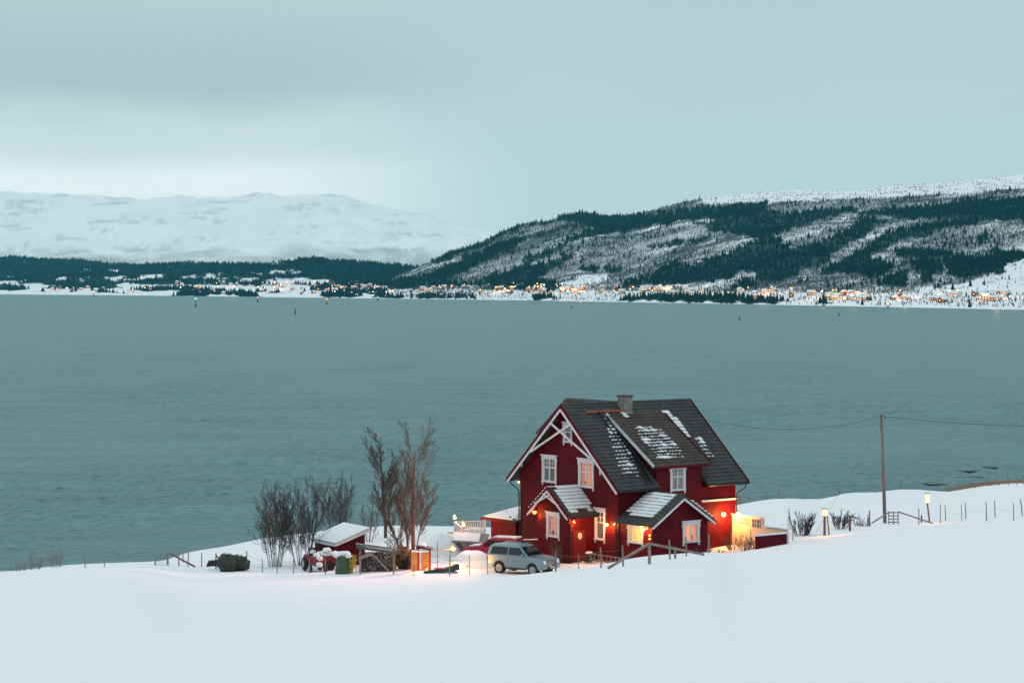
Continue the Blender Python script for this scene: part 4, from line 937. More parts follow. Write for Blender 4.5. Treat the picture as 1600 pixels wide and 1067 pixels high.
# ------------------------------------------------------------------ yard things (left of the car)
# lean-to over the netted wood pile
LT = empty('lean_to', PX(560, 147, gz(585, 147)), 0, 'rough timber lean-to with sloping dark roof over a netted wood pile', 'shelter')
lz = LT.location.z
def LP(px, py, dy=0): v = P(px, py, 147+dy)-LT.location; return v
mb = MB(); q = [LP(556,851.5,-.4), LP(624,861,-.4), LP(622,858.5,1.6), LP(556,849,1.6)]; mb.prism(q, (0,0,.07)); rr = mb.build('roof', mat('felt_roof', (.12,.11,.11), .9, var=.3, vscale=2), LT)
mb = MB(); mb.prism([LP(556,856.5,-.42), LP(622,866,-.42), LP(623,861.6,-.42), LP(556,852,-.42)], (0,.03,0)); mb.build('fascia', GREYCLAD, rr)
for px, dy in ((563,-.2),(615,-.2),(563,1.3),(618,1.3)):
    a = LP(px, 858+(px-563)*.12, dy); mb = MB(); mb.tube([(a.x,a.y,-.3),(a.x,a.y,a.z)], .07, 6); mb.build('post', GREYWOOD, LT)
mb = MB(); mb.beam(LP(580,863,-.35), LP(613,898,-.6), .08, .08); mb.build('brace', mat('pale_pole', (.25,.22,.21), .8), LT)
mb = MB(); mb.beam(LP(560,872,-.4), LP(581,864.5,-.4), .05, .20); mb.build('loose_board', mat('pale_pole', (.25,.22,.21), .8), LT)
mb = MB(); rng = random.Random(11)
for i in range(26):
    for j in range(13):
        x = .08+i*.085+(j % 2)*.04; z = .02+j*.092+rng.uniform(-.02,.02)
        if z > 1.25-.006*i: continue
        mb.tube([(x, rng.uniform(-.1,.08), z),(x, .9, z)], rng.uniform(.03,.05), 5)
mb.build('wood_pile', mat('dark_logs', (.05,.045,.04), .9, var=.6, vscale=8), LT)['kind'] = 'stuff'
mb = MB()
for i in range(18): x = .0+i*.14; mb.tube([(x,-.27,0),(x,-.27,1.25)], .006, 3)
for j in range(10): z = .05+j*.13; mb.tube([(0,-.27,z),(2.4,-.27,z)], .006, 3)
mb.build('netting', GREYWOOD, LT)['kind'] = 'stuff'
mb = MB(); mb.beam(LP(562,894,-.8), LP(612,896,-.8), .12, .06); mb.build('loose_board', GREYWOOD, LT)
# green tarpaulin heap with snow on it
def blob(name, px, Y, z, w_, d_, h, m, label, cat, sd, parent=None, rough=.5, snow=None):
    mb = MB(); mb.ball((0,0,h*.5), 1, seg=20, rings=12, sq=(w_,d_,h*.52), rough=rough, sd=sd)
    mb.v = [(x, y, max(z_, -.05)) for x, y, z_ in mb.v]
    o = mb.build(name, m, parent, smooth=True)
    if not parent: o.location = PX(px, Y, z); tag(o, label, cat)
    else: o.location = parent.matrix_basis.inverted() @ PX(px, Y, z)
    return o
tp = empty('covered_stack', PX(535, 145.4, gz(535, 145.4)-.05), 0, 'upright stack wrapped in green tarpaulin with snow on its top', 'stack')
mb = MB()
for i in range(24):
    a = 2*math.pi*i/24; r = .42*(1+.12*math.sin(a*5))*(1.0)
    mb.v.append((r*1.05*math.cos(a), r*math.sin(a), 0))
for i in range(24):
    a = 2*math.pi*i/24; r = .40*(1+.09*math.sin(a*5+1))
    mb.v.append((r*.95*math.cos(a), r*math.sin(a), 1.18+.05*math.sin(a*3)))
mb.f = [(i, (i+1) % 24, 24+(i+1) % 24, 24+i) for i in range(24)]+[tuple(range(24, 48))]; mb.m = [0]*25
mb.build('tarpaulin', TARP, tp, smooth=True)
for (x, z, w_, sd) in ((-.25,1.22,.34,1), (.12,1.32,.42,2), (.36,1.2,.25,3)):
    mb = MB(); mb.ball((x,0,z), 1, seg=14, rings=8, sq=(w_,.4,.17), rough=.4, sd=sd); mb.build('snow_cap', RSNOW, tp, smooth=True)
yl = empty('yellow_frame', PX(551, 145.8, gz(551, 145.8)-.05), 0, 'bundle of yellow painted poles crossed upright beside the green tarpaulin stack', 'poles')
rng = random.Random(4)
for i in range(11):
    x0_, x1_ = rng.uniform(-.25,.25), rng.uniform(-.25,.25); mb = MB(); mb.tube([(x0_,rng.uniform(-.1,.1),0),(x1_,rng.uniform(-.1,.1),rng.uniform(.9,1.25))], .028, 6); mb.build('pole', YELLOW, yl)
for z in (.4, .8): mb = MB(); mb.tube([(-.3,-.12,z),(.32,-.12,z+.08)], .03, 6); mb.build('crossbar', YELLOW, yl)
# small red tractor with snow on its bonnet
tr = empty('garden_tractor', PX(492, 148, gz(492, 148)), math.radians(-70), 'small red tractor with black wheels and lumps of snow on its bonnet and seat', 'tractor')
mb = MB(); mb.prism([(-.2,-.28,.45),(1.0,-.24,.45),(1.05,-.24,.85),(.9,-.25,.98),(-.2,-.28,1.0)], (0,.54,0)); mb.build('bonnet', mat('tractor_red', (.22,.008,.015), .45), tr)
mb = MB(); mb.prism([(-1.0,-.5,.8),(-.2,-.5,.8),(-.3,-.5,.98),(-.85,-.5,1.02)], (0,1.0,0)); mb.build('mudguard', mat('tractor_red', (.22,.008,.015), .45), tr)
mb = MB(); mb.prism([(-.75,-.22,1.0),(-.3,-.22,1.0),(-.3,-.22,1.1),(-.65,-.22,1.1),(-.75,-.22,1.45),(-.83,-.22,1.45)], (0,.44,0)); mb.build('seat', BLACK, tr)
mb = MB(); mb.tube([(-.05,0,1.0),(-.2,0,1.3)], .025, 5); mb.tube([(-.22,-.16,1.28),(-.28,.0,1.38),(-.22,.16,1.28)], .02, 5); mb.build('steering_wheel', BLACK, tr)
for sg in (-1, 1):
    for x, r, w_ in ((-.6,.46,.24), (.75,.28,.16)):
        mb = MB(); y = sg*.5; mb.tube([(x,y-sg*w_/2,r),(x,y-sg*w_*.3,r),(x,y+sg*w_*.3,r),(x,y+sg*w_/2,r)], [r*.85,r,r,r*.85], 18); wh = mb.build('wheel', RUBBER, tr)
        mb = MB(); mb.tube([(x,y+sg*(w_/2+.001),r),(x,y+sg*(w_/2+.02),r)], r*.5, 12); mb.build('rim', mat('rim_pale', (.4,.38,.36), .5), wh)
for (x, y, z, sx_, sd) in ((.95,.05,.92,.22,1), (1.1,.0,.55,.26,2), (-.5,0,1.16,.2,3), (.3,0,1.05,.3,6)):
    mb = MB(); mb.ball((x,y,z), 1, seg=12, rings=8, sq=(sx_,.2,.17), rough=.5, sd=sd); mb.build('snow_lump', RSNOW, tr, smooth=True)
cv = empty('covered_trailer', PX(513, 149, gz(513, 149)), .3, 'dark red trailer heaped with snow between the tractor and the green tarpaulin stack', 'trailer')
mb = MB(); mb.prism([(-.7,-.45,.45),(.65,-.45,.45),(.75,-.45,.95),(-.78,-.45,.95)], (0,.9,0)); mb.build('body', mat('tractor_red', (.22,.008,.015), .45), cv)
for sg in (-1, 1): mb = MB(); mb.tube([(0,sg*.52-.07,.3),(0,sg*.52+.07,.3)], .3, 16); mb.build('wheel', RUBBER, cv)
for (x, z, w_, sd) in ((-.25,1.02,.55,4), (.35,1.0,.4,5), (-.1,1.25,.32,7)): mb = MB(); mb.ball((x,0,z), 1, seg=14, rings=8, sq=(w_,.42,.2), rough=.4, sd=sd); mb.build('snow_lump', RSNOW, cv, smooth=True)
# tyre leaning at the left
mb = MB(); 
for i in range(20):
    a, b = 2*math.pi*i/20, 2*math.pi*(i+1)/20
    mb.tube([(.36*math.cos(a),0,.42+.36*math.sin(a)),(.36*math.cos(b),0,.42+.36*math.sin(b))], .10, 7, cap=False)
o = mb.build('old_tyre', RUBBER, smooth=True); o.location = PX(482, 150.3, gz(482, 150.3)+.35); o.rotation_euler = (math.radians(50),0,.5); tag(o, 'big black tyre lying against the tractor at the left end of the clutter', 'tyre')
# red frame with lit crates
fr = empty('gantry', PX(659, 146.5, gz(659, 146.5)-.05), 0, 'red steel frame standing over the lit orange crates beside the big tree', 'frame')
RF = mat('red_steel', (.20,.004,.008), .5)
for a, b in (((-.22,0,0),(-.22,0,1.55)), ((.50,0,0),(.50,0,1.3)), ((-.3,0,1.5),(.55,0,1.38)), ((-.22,.7,0),(-.22,.7,1.5)), ((.5,.7,0),(.5,.7,1.3)), ((-.22,0,1.5),(-.22,.7,1.5)), ((.5,0,1.38),(.5,.7,1.32))):
    mb = MB(); mb.beam(a, b, .10, .11); mb.build('beam', RF, fr)
mb = MB(); mb.prism([(.1,-.03,1.3),(.5,-.03,1.3),(.5,-.03,.75),(.38,-.03,.95)], (0,.03,0)); mb.build('gusset', RF, fr)
mb = MB(); mb.ball((.0,.2,1.62), 1, seg=12, rings=8, sq=(.3,.3,.12), rough=.5, sd=2); mb.build('snow_lump', RSNOW, fr, smooth=True)
mb = MB(); mb.prism([(-.35,-.2,1.56),(.7,-.2,1.36),(.7,.9,1.36),(-.35,.9,1.62)], (0,0,.05)); mb.build('roof_sheet', BLACK, fr)
ct = empty('crate_stack', PX(650, 146.1, gz(650, 146.1)-.05), 0, 'stack of orange timber boards lit from within, under the red frame', 'boards')
OW = mat('orange_board', (.55,.24,.07), .7, var=.2, vscale=5)
for j in range(11):
    for x0_, x1_ in ((-.32,.08), (.30,.82)):
        mb = MB(); dz = .012*math.sin(j*3+x0_*5); mb.box(x0_-dz, x1_+dz, .12, .55, .06+j*.105, .13+j*.105); mb.build('board', OW, ct)
mb = MB(); mb.box(-.3,.8,.1,.55,1.24,1.32); mb.build('top_snow', RSNOW, ct)
lamp('lamp_light', PX(655, 144.9, 22.2), 75, (1,.40,.08), .1, None)
wk = empty('ground_lantern', PX(667, 144.9, gz(667, 144.9)), 0, 'small lantern standing on the snow in front of the red frame', 'lantern')
mb = MB(); mb.tube([(0,0,0),(0,0,.05)], .07, 8); mb.tube([(0,0,.26),(0,0,.34)], [.08,.02], 8); mb.build('case', METAL, wk); mb = MB(); mb.ball((0,0,.15), .07); mb.build('bulb', BULBD, wk)
w2 = empty('ground_lantern', PX(729.5, 146.2, gz(729.5, 146.2)), 0, 'small lantern at the foot of the pink snow bank left of the silver car', 'lantern')
mb = MB(); mb.tube([(0,0,0),(0,0,.05)], .07, 8); mb.tube([(0,0,.26),(0,0,.34)], [.08,.02], 8); mb.build('case', METAL, w2); mb = MB(); mb.ball((0,0,.15), .10); mb.build('bulb', BULBD, w2); lamp('lamp_light', (-.2,-.25,.4), 30, r=.1, parent=w2)
# teal barrel, box, snow things
mb = MB(); mb.tube([(0,0,0),(0,0,.1),(0,0,.8),(0,0,.9)], [.25,.3,.3,.24], 14); o = mb.build('teal_barrel', TEAL, smooth=False); o.location = PX(624, 149.5, gz(624, 149.5)+.75); o.rotation_euler = (0, math.radians(80), .2); tag(o, 'teal barrel lying on the pile behind the dark lean-to roof', 'barrel')
blob('hay_heap', 628, 148.5, gz(628, 148.5)-.1, .45, .5, 1.45, mat('brown_heap', (.13,.075,.04), .9, var=.4, vscale=5), 'brown heap of straw between the lean-to and the big tree', 'heap', 12, rough=.9)
blob('dark_heap', 640, 148.0, gz(640, 148.0)-.1, .35, .4, .9, mat('black_heap', (.03,.028,.026), .9, var=.4, vscale=5), 'low dark heap at the foot of the big tree', 'heap', 14, rough=.9)
# lantern with dark triangular shade on a leaning pole
lt = empty('triangle_lantern', PX(706, 147.5, gz(706, 147.5)), 0, 'glowing yellow lamp with a dark triangular shade on a thin post', 'lamp')
mb = MB(); mb.tube([(-.1,0,0),(-.1,0,1.55)], .022, 6); mb.build('post', METAL, lt)
mb = MB(); mb.prism([(-.12,0,1.52),(.30,.0,1.26),(-.04,0,.98)], (0,.18,0)); mb.build('shade', METAL, lt)
mb = MB(); mb.ball((.03,-.05,1.27), .10); mb.build('bulb', BULB, lt); lamp('lamp_light', (.12,-.25,1.3), 260, r=.1, parent=lt)
mb = MB(); a, b = PX(671,146.6,0), PX(704,147.5,0); za, zb = 40-(858-HY)/F*146.6, 40-(857-HY)/F*147.5
mb.tube([(a.x,a.y,za)]+[(a.x+(b.x-a.x)*t_, a.y+(b.y-a.y)*t_, za+(zb-za)*t_-.25*t_*(1-t_)) for t_ in (.25,.5,.75)]+[(b.x,b.y,zb)], .018, 5)
tag(mb.build('red_rope', RF), 'slack red rope running from the red frame to the triangular lamp', 'rope')
mb = MB(); za, zb = 40-(866-HY)/F*146.6, 40-(879-HY)/F*148
b = PX(713,148,0); mb.tube([(a.x,a.y,za),(b.x,b.y,zb)], .012, 5); tag(mb.build('red_rope', RF), 'lower red rope slanting down from the red frame into the snow', 'rope')
# dark sled and boat shape on the snow
sd_ = empty('sled', PX(690, 143.6, gz(690, 143.6)), .12, 'dark green and red plastic sledge lying on the snow in front of the snow heap', 'sledge')
mb = MB(); prof = [(-1.15,.04,.10),(-.7,.14,.3),(0,.18,.42),(.6,.36,.42),(.95,.50,.30),(1.1,.46,.12)]
for (x, z, w_) in prof: mb.v += [(x,-w_,z*.35),(x,-w_*.6,z+.05),(x,w_*.6,z+.05),(x,w_,z*.35)]
for i in range(len(prof)-1):
    for j in range(3): mb.f.append((i*4+j, i*4+j+1, i*4+j+5, i*4+j+4)); mb.m.append(0)
mb.build('hull', mat('dark_green_plastic', (.006,.030,.028), .5), sd_)
mb = MB(); mb.box(-.45,.1,-.30,.30,.19,.30); mb.build('red_seat', RF, sd_)
for y in (-.3,.3): mb = MB(); mb.beam((-1.1,y,.03),(1.0,y,.03),.06,.06); mb.build('runner', BLACK, sd_)
# netted round bales with posts
bl = gz(362, 147.5)
for i, (px, w_, h, Y) in enumerate(((355,.62,1.22,147.3), (373,.68,1.05,148.0))):
    o = blob('netted_bale', px, Y, gz(px, Y)-.05, w_, .6, h, BALE, ('taller left', 'wider right')[i]+' of two hay humps under dark netting, left in the yard', 'hay bale', 20+i, rough=.35); o['group'] = 'bales under dark netting'
    mb = MB(); mb.ball((.0,-.02,h*1.0), 1, seg=14, rings=8, sq=(w_*.42,.3,.05), rough=.6, sd=i); mb.build('snow_cap', RSNOW, o, smooth=True)
mb = MB(); mb.prism([(-.55,0,.05),(.45,0,.12),(.45,0,.5),(-.4,0,.42)], (0,.5,0)); o = mb.build('black_trough', BLACK); o.location = PX(335, 149.2, gz(335, 149.2)+.15); tag(o, 'black trough standing on the snow left of the netted bales', 'trough')

# ------------------------------------------------------------------ fences
def crestY(px):
    best, by = 1e9, 150
    Y = 120
    while Y < 200:
        v = HY+F*(EYE-gz(px, Y))/Y
        if v < best-.02: best, by = v, Y
        Y += .5
    return by
def stand(px, py, lim=205):
    p = hit(px, py)
    if p.y > lim: Y = min(crestY(px), 186); p = PX(px, Y, gz(px, Y))
    return p
def stake(px, pt, pb, parent, r=.035, lean=0, m=GREYWOOD, nm='stake', p=None, h=None):
    p = p or stand(px, pb); h = h or (pb-pt)/F*p.y
    mb = MB(); mb.tube([(p.x-lean*0, p.y, p.z-.25), (p.x+lean*.5*h, p.y, p.z+h*.5), (p.x+lean*h, p.y, p.z+h)], [r, r*.95, r*.85], 6); mb.build(nm, m, parent); return p, V3((p.x+lean*h, p.y, p.z+h))
def wires(pts, parent, fr_, r=.006):
    for f in fr_:
        for (a, ta), (b, tb) in zip(pts, pts[1:]):
            mb = MB(); mb.tube([a.lerp(ta, f), a.lerp(ta, f).lerp(b.lerp(tb, f), .5)-V3((0,0,.04)), b.lerp(tb, f)], r, 3); mb.build('wire', METAL, parent)
yf = empty('stake_fence', PX(600, 146, gz(600, 146)), 0, 'row of thin weathered stakes along the front of the yard from the bales to the silver car', 'fence'); 
def under(e): return e
def fence(name, label, lst, m=GREYWOOD, r=.035, wire=(), base=None):
    e = empty(name, (0,0,0), 0, label, 'fence'); pts = []
    for q in lst:
        px, pt, pb = q[:3]; lean = q[3] if len(q) > 3 else random.uniform(-.02,.02); rr_ = q[4] if len(q) > 4 else r
        pts.append(stake(px, pt, pb, e, rr_, lean, m))
    if wire: wires(pts, e, wire)
    return e, pts
bpy.data.objects.remove(yf)
fence('stake_fence', 'row of thin weathered stakes along the yard front from netted bales to silver car',
 [(385.5,860.5,892,0,.045),(410,872,894),(433,873,895.5),(458.5,872,896),(483.6,872,896,0,.045),(508.7,872,897.5),(535,870,896.5),(562.7,873,897,0,.05),(614.9,872,897.5,0,.05),(646.9,881,900),(684,845,893),(702.5,869,900),(733.7,867,897),(762,868.5,897),(795.6,869,896),(830.8,864,894.5,0,.05),(868,860.5,892.5,.01,.055),(904.4,864.5,889),(939.3,854.6,887.4,-.03,.045),(973.8,852,885,-.04,.045)], wire=(.35,.8))
e, pts = fence('rail_fence', 'weathered timber fence with two sloping rails and a thick post in front of the annex', [(1014.8,847.6,880.6,0,.075),(1047,843,873.6,-.04,.045),(1055,854.6,872.5,0,.06),(1072.5,838,868.7,-.03,.045),(1107.4,835.6,863.8,0,.045),(1141.8,830,857.6,0,.05),(1173,829,853),(1204,822,848,-.05),(1238.6,822,844.5)])
def rail(ax, ay_, bx, by_, e, m=GREYWOOD, w_=.10, Ya=None, Yb=None):
    Ya = Ya or crestY(ax); Yb = Yb or crestY(bx); mb = MB(); mb.beam(P(ax, ay_, Ya), P(bx, by_, Yb), .06, w_); return mb.build('rail', m, e)
Yp = pts[0][0].y
rail(949.8,887.5,1014.2,849,e,Ya=Yp-1,Yb=Yp-.12,w_=.10); rail(1015.5,849,1100,866,e,Ya=Yp-.12,Yb=Yp+1.2,w_=.10)
e, pts = fence('field_fence', 'reddish timber fence with a ladder stile running right past the tall utility pole', [(1288.4,804.6,836.5,0,.10),(1296,806,836,-.12,.05),(1328,804.6,829,0,.09),(1356,804,822),(1358.5,797.5,822,0,.06),(1435.7,794,819,0,.04),(1439.7,804.6,816,.02,.07)], m=REDWOOD)
Yq = 170
rail(1233,835.5,1288,808.5,e,REDWOOD); rail(1330.5,806,1372,821.5,e,REDWOOD,.12); rail(1363,816.5,1390,799.5,e,Ya=179,Yb=180); rail(1404,799.5,1457,817,e,Ya=180,Yb=177)
for px in (1388.8, 1396, 1403.4): mb = MB(); a, b = P(px, 798.5, 180), P(px, 821, 180); mb.beam(a, b-V3((0,0,.2)), .07, .07); mb.build('stile_post', GREYWOOD, e)
for py in (800.5, 805.5, 810.5, 815.5): mb = MB(); mb.beam(P(1388, py, 179.9), P(1404, py, 179.9), .05, .08); mb.build('stile_rung', GREYWOOD, e)
fence('post_and_wire_fence', 'row of bare grey posts on snow at the right edge beyond the utility pole', [(1469.4,787,817,-.0,.04),(1477.7,789,813,-.05,.04),(1503.4,788,815,-.06),(1509.3,785,811,-.04,.045),(1541.8,784,814,-.04,.045),(1555,782,808,-.05,.045),(1584,785.6,813,-.03,.04),(1597.7,779,806,-.12,.05),(1640,780,810),(1680,778,808)], wire=(.5,))
e = empty('shore_fence', (0,0,0), 0, 'far row of leaning posts along the snow edge above the shore', 'fence')
for px, pt, pb, ln in ((1154,775,789,0),(1158,777,789,-.15),(1176,777,787,-.6),(1204,774,785,-.5),(1223,768,783,-.35),(1227,771,783,-.2),(1243,775,782,-.6),(1268.7,769.5,781,-.7),(1291,769,780,-.5),(1315,766,778,-.55),(1408,753,767,0),(1428,756,769,0),(1460,765.5,772,-.6),(1498,762.5,770,-.8),(1526,754.7,766,-.6),(1562,747,761.5,-.3),(1576,745,758,-.1),(1589,745,757,0),(1599,743,755,0)):
    Y = lerp([1150,1230,1300,1383,1500,1600],[268,288,330,372,396,416], px)
    stake(px, pt, pb, e, .10, ln, GREYWOOD, 'post', PX(px, Y, gz(px, Y)-.1), (pb-pt)/F*Y*1.15+.25)
e, pts = fence('paddock_fence', 'posts of a small wire gate and a sloping rail at the left snow edge', [(242.4,870,883,0,.05),(262,864,883,0,.075),(279.4,860,884,0,.05),(286,853,878,0,.04),(293.5,862,885,.05,.04),(315,864,885.5,0,.04),(337.5,864.5,889,0,.06),(362.3,868,889,0,.08)], m=GREYWOOD)
wires(pts[:2], e, (.1,.3,.5,.7,.9), .012); mb = MB(); mb.beam(P(266,864.5,148), P(304.5,885,147), .07, .10); mb.build('rail', REDWOOD, e)
mb = MB(); mb.beam(P(337.5,868.5,146.6), P(345,873,146.9), .06, .08); mb.build('rail', REDWOOD, e)
e, pts = fence('low_posts', 'two thin posts rising from the snow at the far left edge of the slope', [(133,865,887,0,.035),(163,866,886,0,.03)])
# handrail / low garden fence by the steps
lf = empty('garden_fence', H2W((-1.2,2.2,0)), TH, 'low dark garden fence beside the entrance steps of the farmhouse', 'fence')
for i in range(9): mb = MB(); mb.tube([(.1,-.3-i*.42,-.1),(.1,-.3-i*.42,.62)], .03, 5); mb.build('picket', GREYWOOD, lf)
for z in (.2,.55): mb = MB(); mb.beam((.1,-.2,z),(.1,-3.8,z),.04,.06); mb.build('rail', GREYWOOD, lf)
mb = MB(); mb.tube([(0,0,0),(0,0,.05),(0,0,.5),(0,0,.55)], [.2,.27,.27,.22], 12); o = mb.build('plant_pot', mat('dark_pot', (.03,.025,.022), .8)); o.location = H2W((-1.0,1.75,.0)); o.rotation_euler = (0,0,0); tag(o, 'dark barrel planter capped with snow beside the porch door', 'planter')
mb = MB(); mb.ball((0,0,.58), 1, seg=12, rings=6, sq=(.25,.25,.10), rough=.3); mb.build('snow_cap', RSNOW, o, smooth=True)

flood = wall_lamp((-.05, HW-.15, 4.6), (-1,0,0), 0, .07, mt=BULBD, nm='flood_lamp')
fp = V3((-.35, HW-.1, 4.6)); tgt = V3((-21, 124, 24.5)); wv = H2W(fp); dv = (tgt-wv); dl = V3((dv.dot(HB), dv.dot(HA), dv.z))
lamp('flood_light', fp, 24000, (1,.42,.38), .12, house, spot=60, aim=dl)

# ------------------------------------------------------------------ bare trees and shrubs
def grow(px, Y, h, label, seed, stems, cat='tree', name='bare_tree', spread=.35, twm=TWIG, bm=BARK, levels=4, kids=5, base=.12, z=None, up=.5, tw=.012, first=.25, ratio=.55, droop=0, nm2='crown'):
    rng = random.Random(seed); jit = (.03,.05,.07); e = empty(name, PX(px, Y, gz(px, Y)-.1 if z is None else z), 0, label, cat); T = MB(); K_ = MB()
    def br(p, d, L, r, lev):
        n = 5 if lev == 0 else 4 if lev == 1 else 3; pts = [p]; rad = [r]; q = V3(p); dd = V3(d)
        for i in range(n):
            dd = (dd+V3((rng.gauss(0,jit[min(lev,2)]), rng.gauss(0,jit[min(lev,2)]), rng.gauss(0,.05)+up*.14*(1 if lev else .4)))).normalized(); q = q+dd*L/n; pts.append(V3(q)); rad.append(max(tw*.55, r*(1-.75*(i+1)/n)))
        (T if lev <= 1 and r > tw*2.4 else K_).tube(pts, rad, 7 if lev == 0 else 5 if lev == 1 else 3, cap=False)
        if lev >= levels: return
        m = int(kids*(1.5 if lev == 0 else 1.15)+rng.random())
        for k in range(m):
            f = first+(1-first)*(k+rng.random())/m if lev == 0 else .15+.85*(k+rng.random())/m
            x = min(f*n, n-.001); i = int(x); pp = pts[i].lerp(pts[i+1], x-i); ax = (pts[i+1]-pts[i]).normalized()
            sd = V3((rng.gauss(0,1), rng.gauss(0,1), rng.gauss(0,.4))); sd = (sd-ax*sd.dot(ax)).normalized()
            nd = (ax*rng.uniform(.8,1.2)+sd*rng.uniform(.35,.75)).normalized()
            br(pp, nd, L*ratio*(1-.45*f)*rng.uniform(.75,1.25), max(tw*.8, rad[i]*rng.uniform(.26,.42)), lev+1)
    for (dx, dy, lx, ly, hh, rr) in stems:
        d = V3((lx, ly, 1)).normalized(); br(V3((dx, dy, -.2)), d, h*hh, rr, 0)
    if T.f: T.build('trunk', bm, e, smooth=True)
    K_.build(nm2, twm, e); return e
def shrub(px, Y, h, label, seed, n, w_, twm=TWIG, levels=2, kids=5, z=None, tw=.012, lean=.35):
    rng = random.Random(seed*3+1); st = []
    for i in range(n):
        a = rng.random()*6.28; r = rng.random()**.5; st.append((math.cos(a)*r*w_*.3, math.sin(a)*r*w_*.3, math.cos(a)*r*lean, math.sin(a)*r*lean, rng.uniform(.7,1.05), tw*2.2))
    return grow(px, Y, h, label, seed, st, 'shrub', 'bare_shrub', twm=twm, bm=twm, levels=levels, kids=kids, z=z, tw=tw, first=.2, ratio=.45, up=.7, nm2='twigs')
grow(641, 149.5, 8.0, 'tall bare tree with several upright stems rising behind the lit crates', 14, [(.1,0,.02,0,.98,.16),(.0,.2,-.10,.1,.66,.10),(-.2,0,-.34,0,.48,.08),(.15,.1,.12,.1,.62,.06)], levels=3, kids=10, twm=mat('brown_twigs', (.12,.082,.06), .9), bm=BARKL, up=.75, tw=.011, first=.25, ratio=.44)
mb = MB()
for i in range(9): a = i*.7; mb.tube([(.30*math.cos(a),.25*math.sin(a),-.3),(.24*math.cos(a),.2*math.sin(a),.5),(.27*math.cos(a+.2),.22*math.sin(a+.2),1.15)], [.16,.15,.13], 7)
st_ = mb.build('stump', mat('stump_bark', (.07,.045,.03), .95, var=.4, vscale=6, bump=.8), None); st_.location = PX(640, 149.3, gz(640, 149.3)); tag(st_, 'thick gnarled pollard stump at the foot of the tall bare tree', 'stump')
grow(602.6, 176, 7.4, 'dense dark bare tree on the snow knoll left of the tallest tree', 5, [(0,0,.02,0,1.0,.14),(0,0,.10,.05,.75,.06),(0,0,-.12,.05,.8,.06)], levels=4, kids=7, up=.35, tw=.011, first=.16, ratio=.44, twm=mat('grey_twigs', (.085,.065,.060), .9))
grow(577, 172, 3.3, 'small reddish bare tree between the red shed and the dense dark tree', 8, [(0,0,.05,0,1,.05),(.1,0,.2,.1,.8,.04),(-.1,0,-.2,0,.85,.04)], levels=3, kids=6, up=.5, twm=TWIGR, bm=BARK, tw=.011, first=.2, ratio=.4)
for k, (px, h, lab, n, sd) in enumerate(((430, 4.8, 'broad many-stemmed dark shrub nearest the netted bales', 16, 21), (471, 4.9, 'tall many-stemmed dark shrub just left of the red shed', 15, 22))):
    shrub(px, 152+k, h, lab, sd, n, 1.4, levels=3, kids=5, lean=.30, tw=.012, twm=mat('brown_grey_twigs', (.075,.052,.048), .9))
shrub(530, 176, 4.6, 'fan-shaped greyish shrub rising behind the red shed', 31, 14, 1.5, levels=3, kids=5, lean=.26, twm=mat('grey_twigs', (.085,.065,.060), .9))
shrub(1253, 163, 1.75, 'dark bare bush right of the terrace parapet by the field fence', 41, 14, 1.2, levels=2, kids=6, lean=.6, tw=.016, z=gz(1253, 161)-.2)
shrub(1311, 170, 1.35, 'low dark bush between two fence posts right of the first glowing lamp', 42, 12, 1.0, levels=2, kids=6, lean=.8, tw=.016, z=22.0)
shrub(1346, 176, 1.35, 'thin reddish bush against the field fence left of the utility pole', 43, 9, 1.0, levels=2, kids=6, lean=.9, twm=TWIGR, tw=.011, z=21.1)
for px, Yv, h, lab, sd, tm in ((1166, 151, 1.15, 'small dark bush in front of the windbreak wall', 51, TWIG), (1178, 151.5, .9, 'low dark bush against the left end of the terrace parapet', 52, TWIG), (1102, 147.3, 1.1, 'brown bush beside the right corner of the annex', 53, TWIGR), (1147, 152.5, 1.35, 'thin bush lit orange at the right corner of the farmhouse', 54, TWIGR), (1124, 148.5, .7, 'low twigs poking through the snow below the bright wall lamp', 55, TWIGR)):
    shrub(px, Yv, h, lab, sd, 9, .6, levels=2, kids=5, lean=.7, twm=tm, tw=.010)
pc_ = H2W((-2.3, 3.4, -.1)); e = shrub(866, 146, 1.6, 'leafless climbing shrub in front of the porch window', 56, 9, .6, levels=2, kids=5, lean=.5, twm=TWIGR, tw=.008); e.location = pc_
for px, h, lab, sd in ((52, 1.2, 'faint brown dry shrub at the far left edge of the snow slope', 61), (90, 1.35, 'pale dry weeds beside the thin posts at the left snow edge', 62), (28, .8, 'low dry weeds at the leftmost snow edge', 63)):
    shrub(px, 151.5, h, lab, sd, 10, 1.2, levels=2, kids=5, lean=.5, twm=mat('faded_twigs', (.22,.19,.17), .9), tw=.006)
mb = MB(); rng = random.Random(9)
for i in range(5200):
    px = 1385+rng.random()**.7*330; f = rng.random(); Y = lerp([1383,1500,1600],[377,404,428], px)+f*26
    z = gz(px, Y)
    if z < .1: continue
    p = PX(px, Y, z-.1); h = rng.uniform(.3,.8); a = rng.uniform(-.4,.4)
    mb.face([(p.x-.06,p.y,p.z),(p.x+.06,p.y,p.z),(p.x+a,p.y+rng.uniform(-.2,.2),p.z+h)])
tag(mb.build('dry_grass', STRAW), 'strip of brown dry grass and seaweed along the near shore on the right', 'grass', kind='stuff')
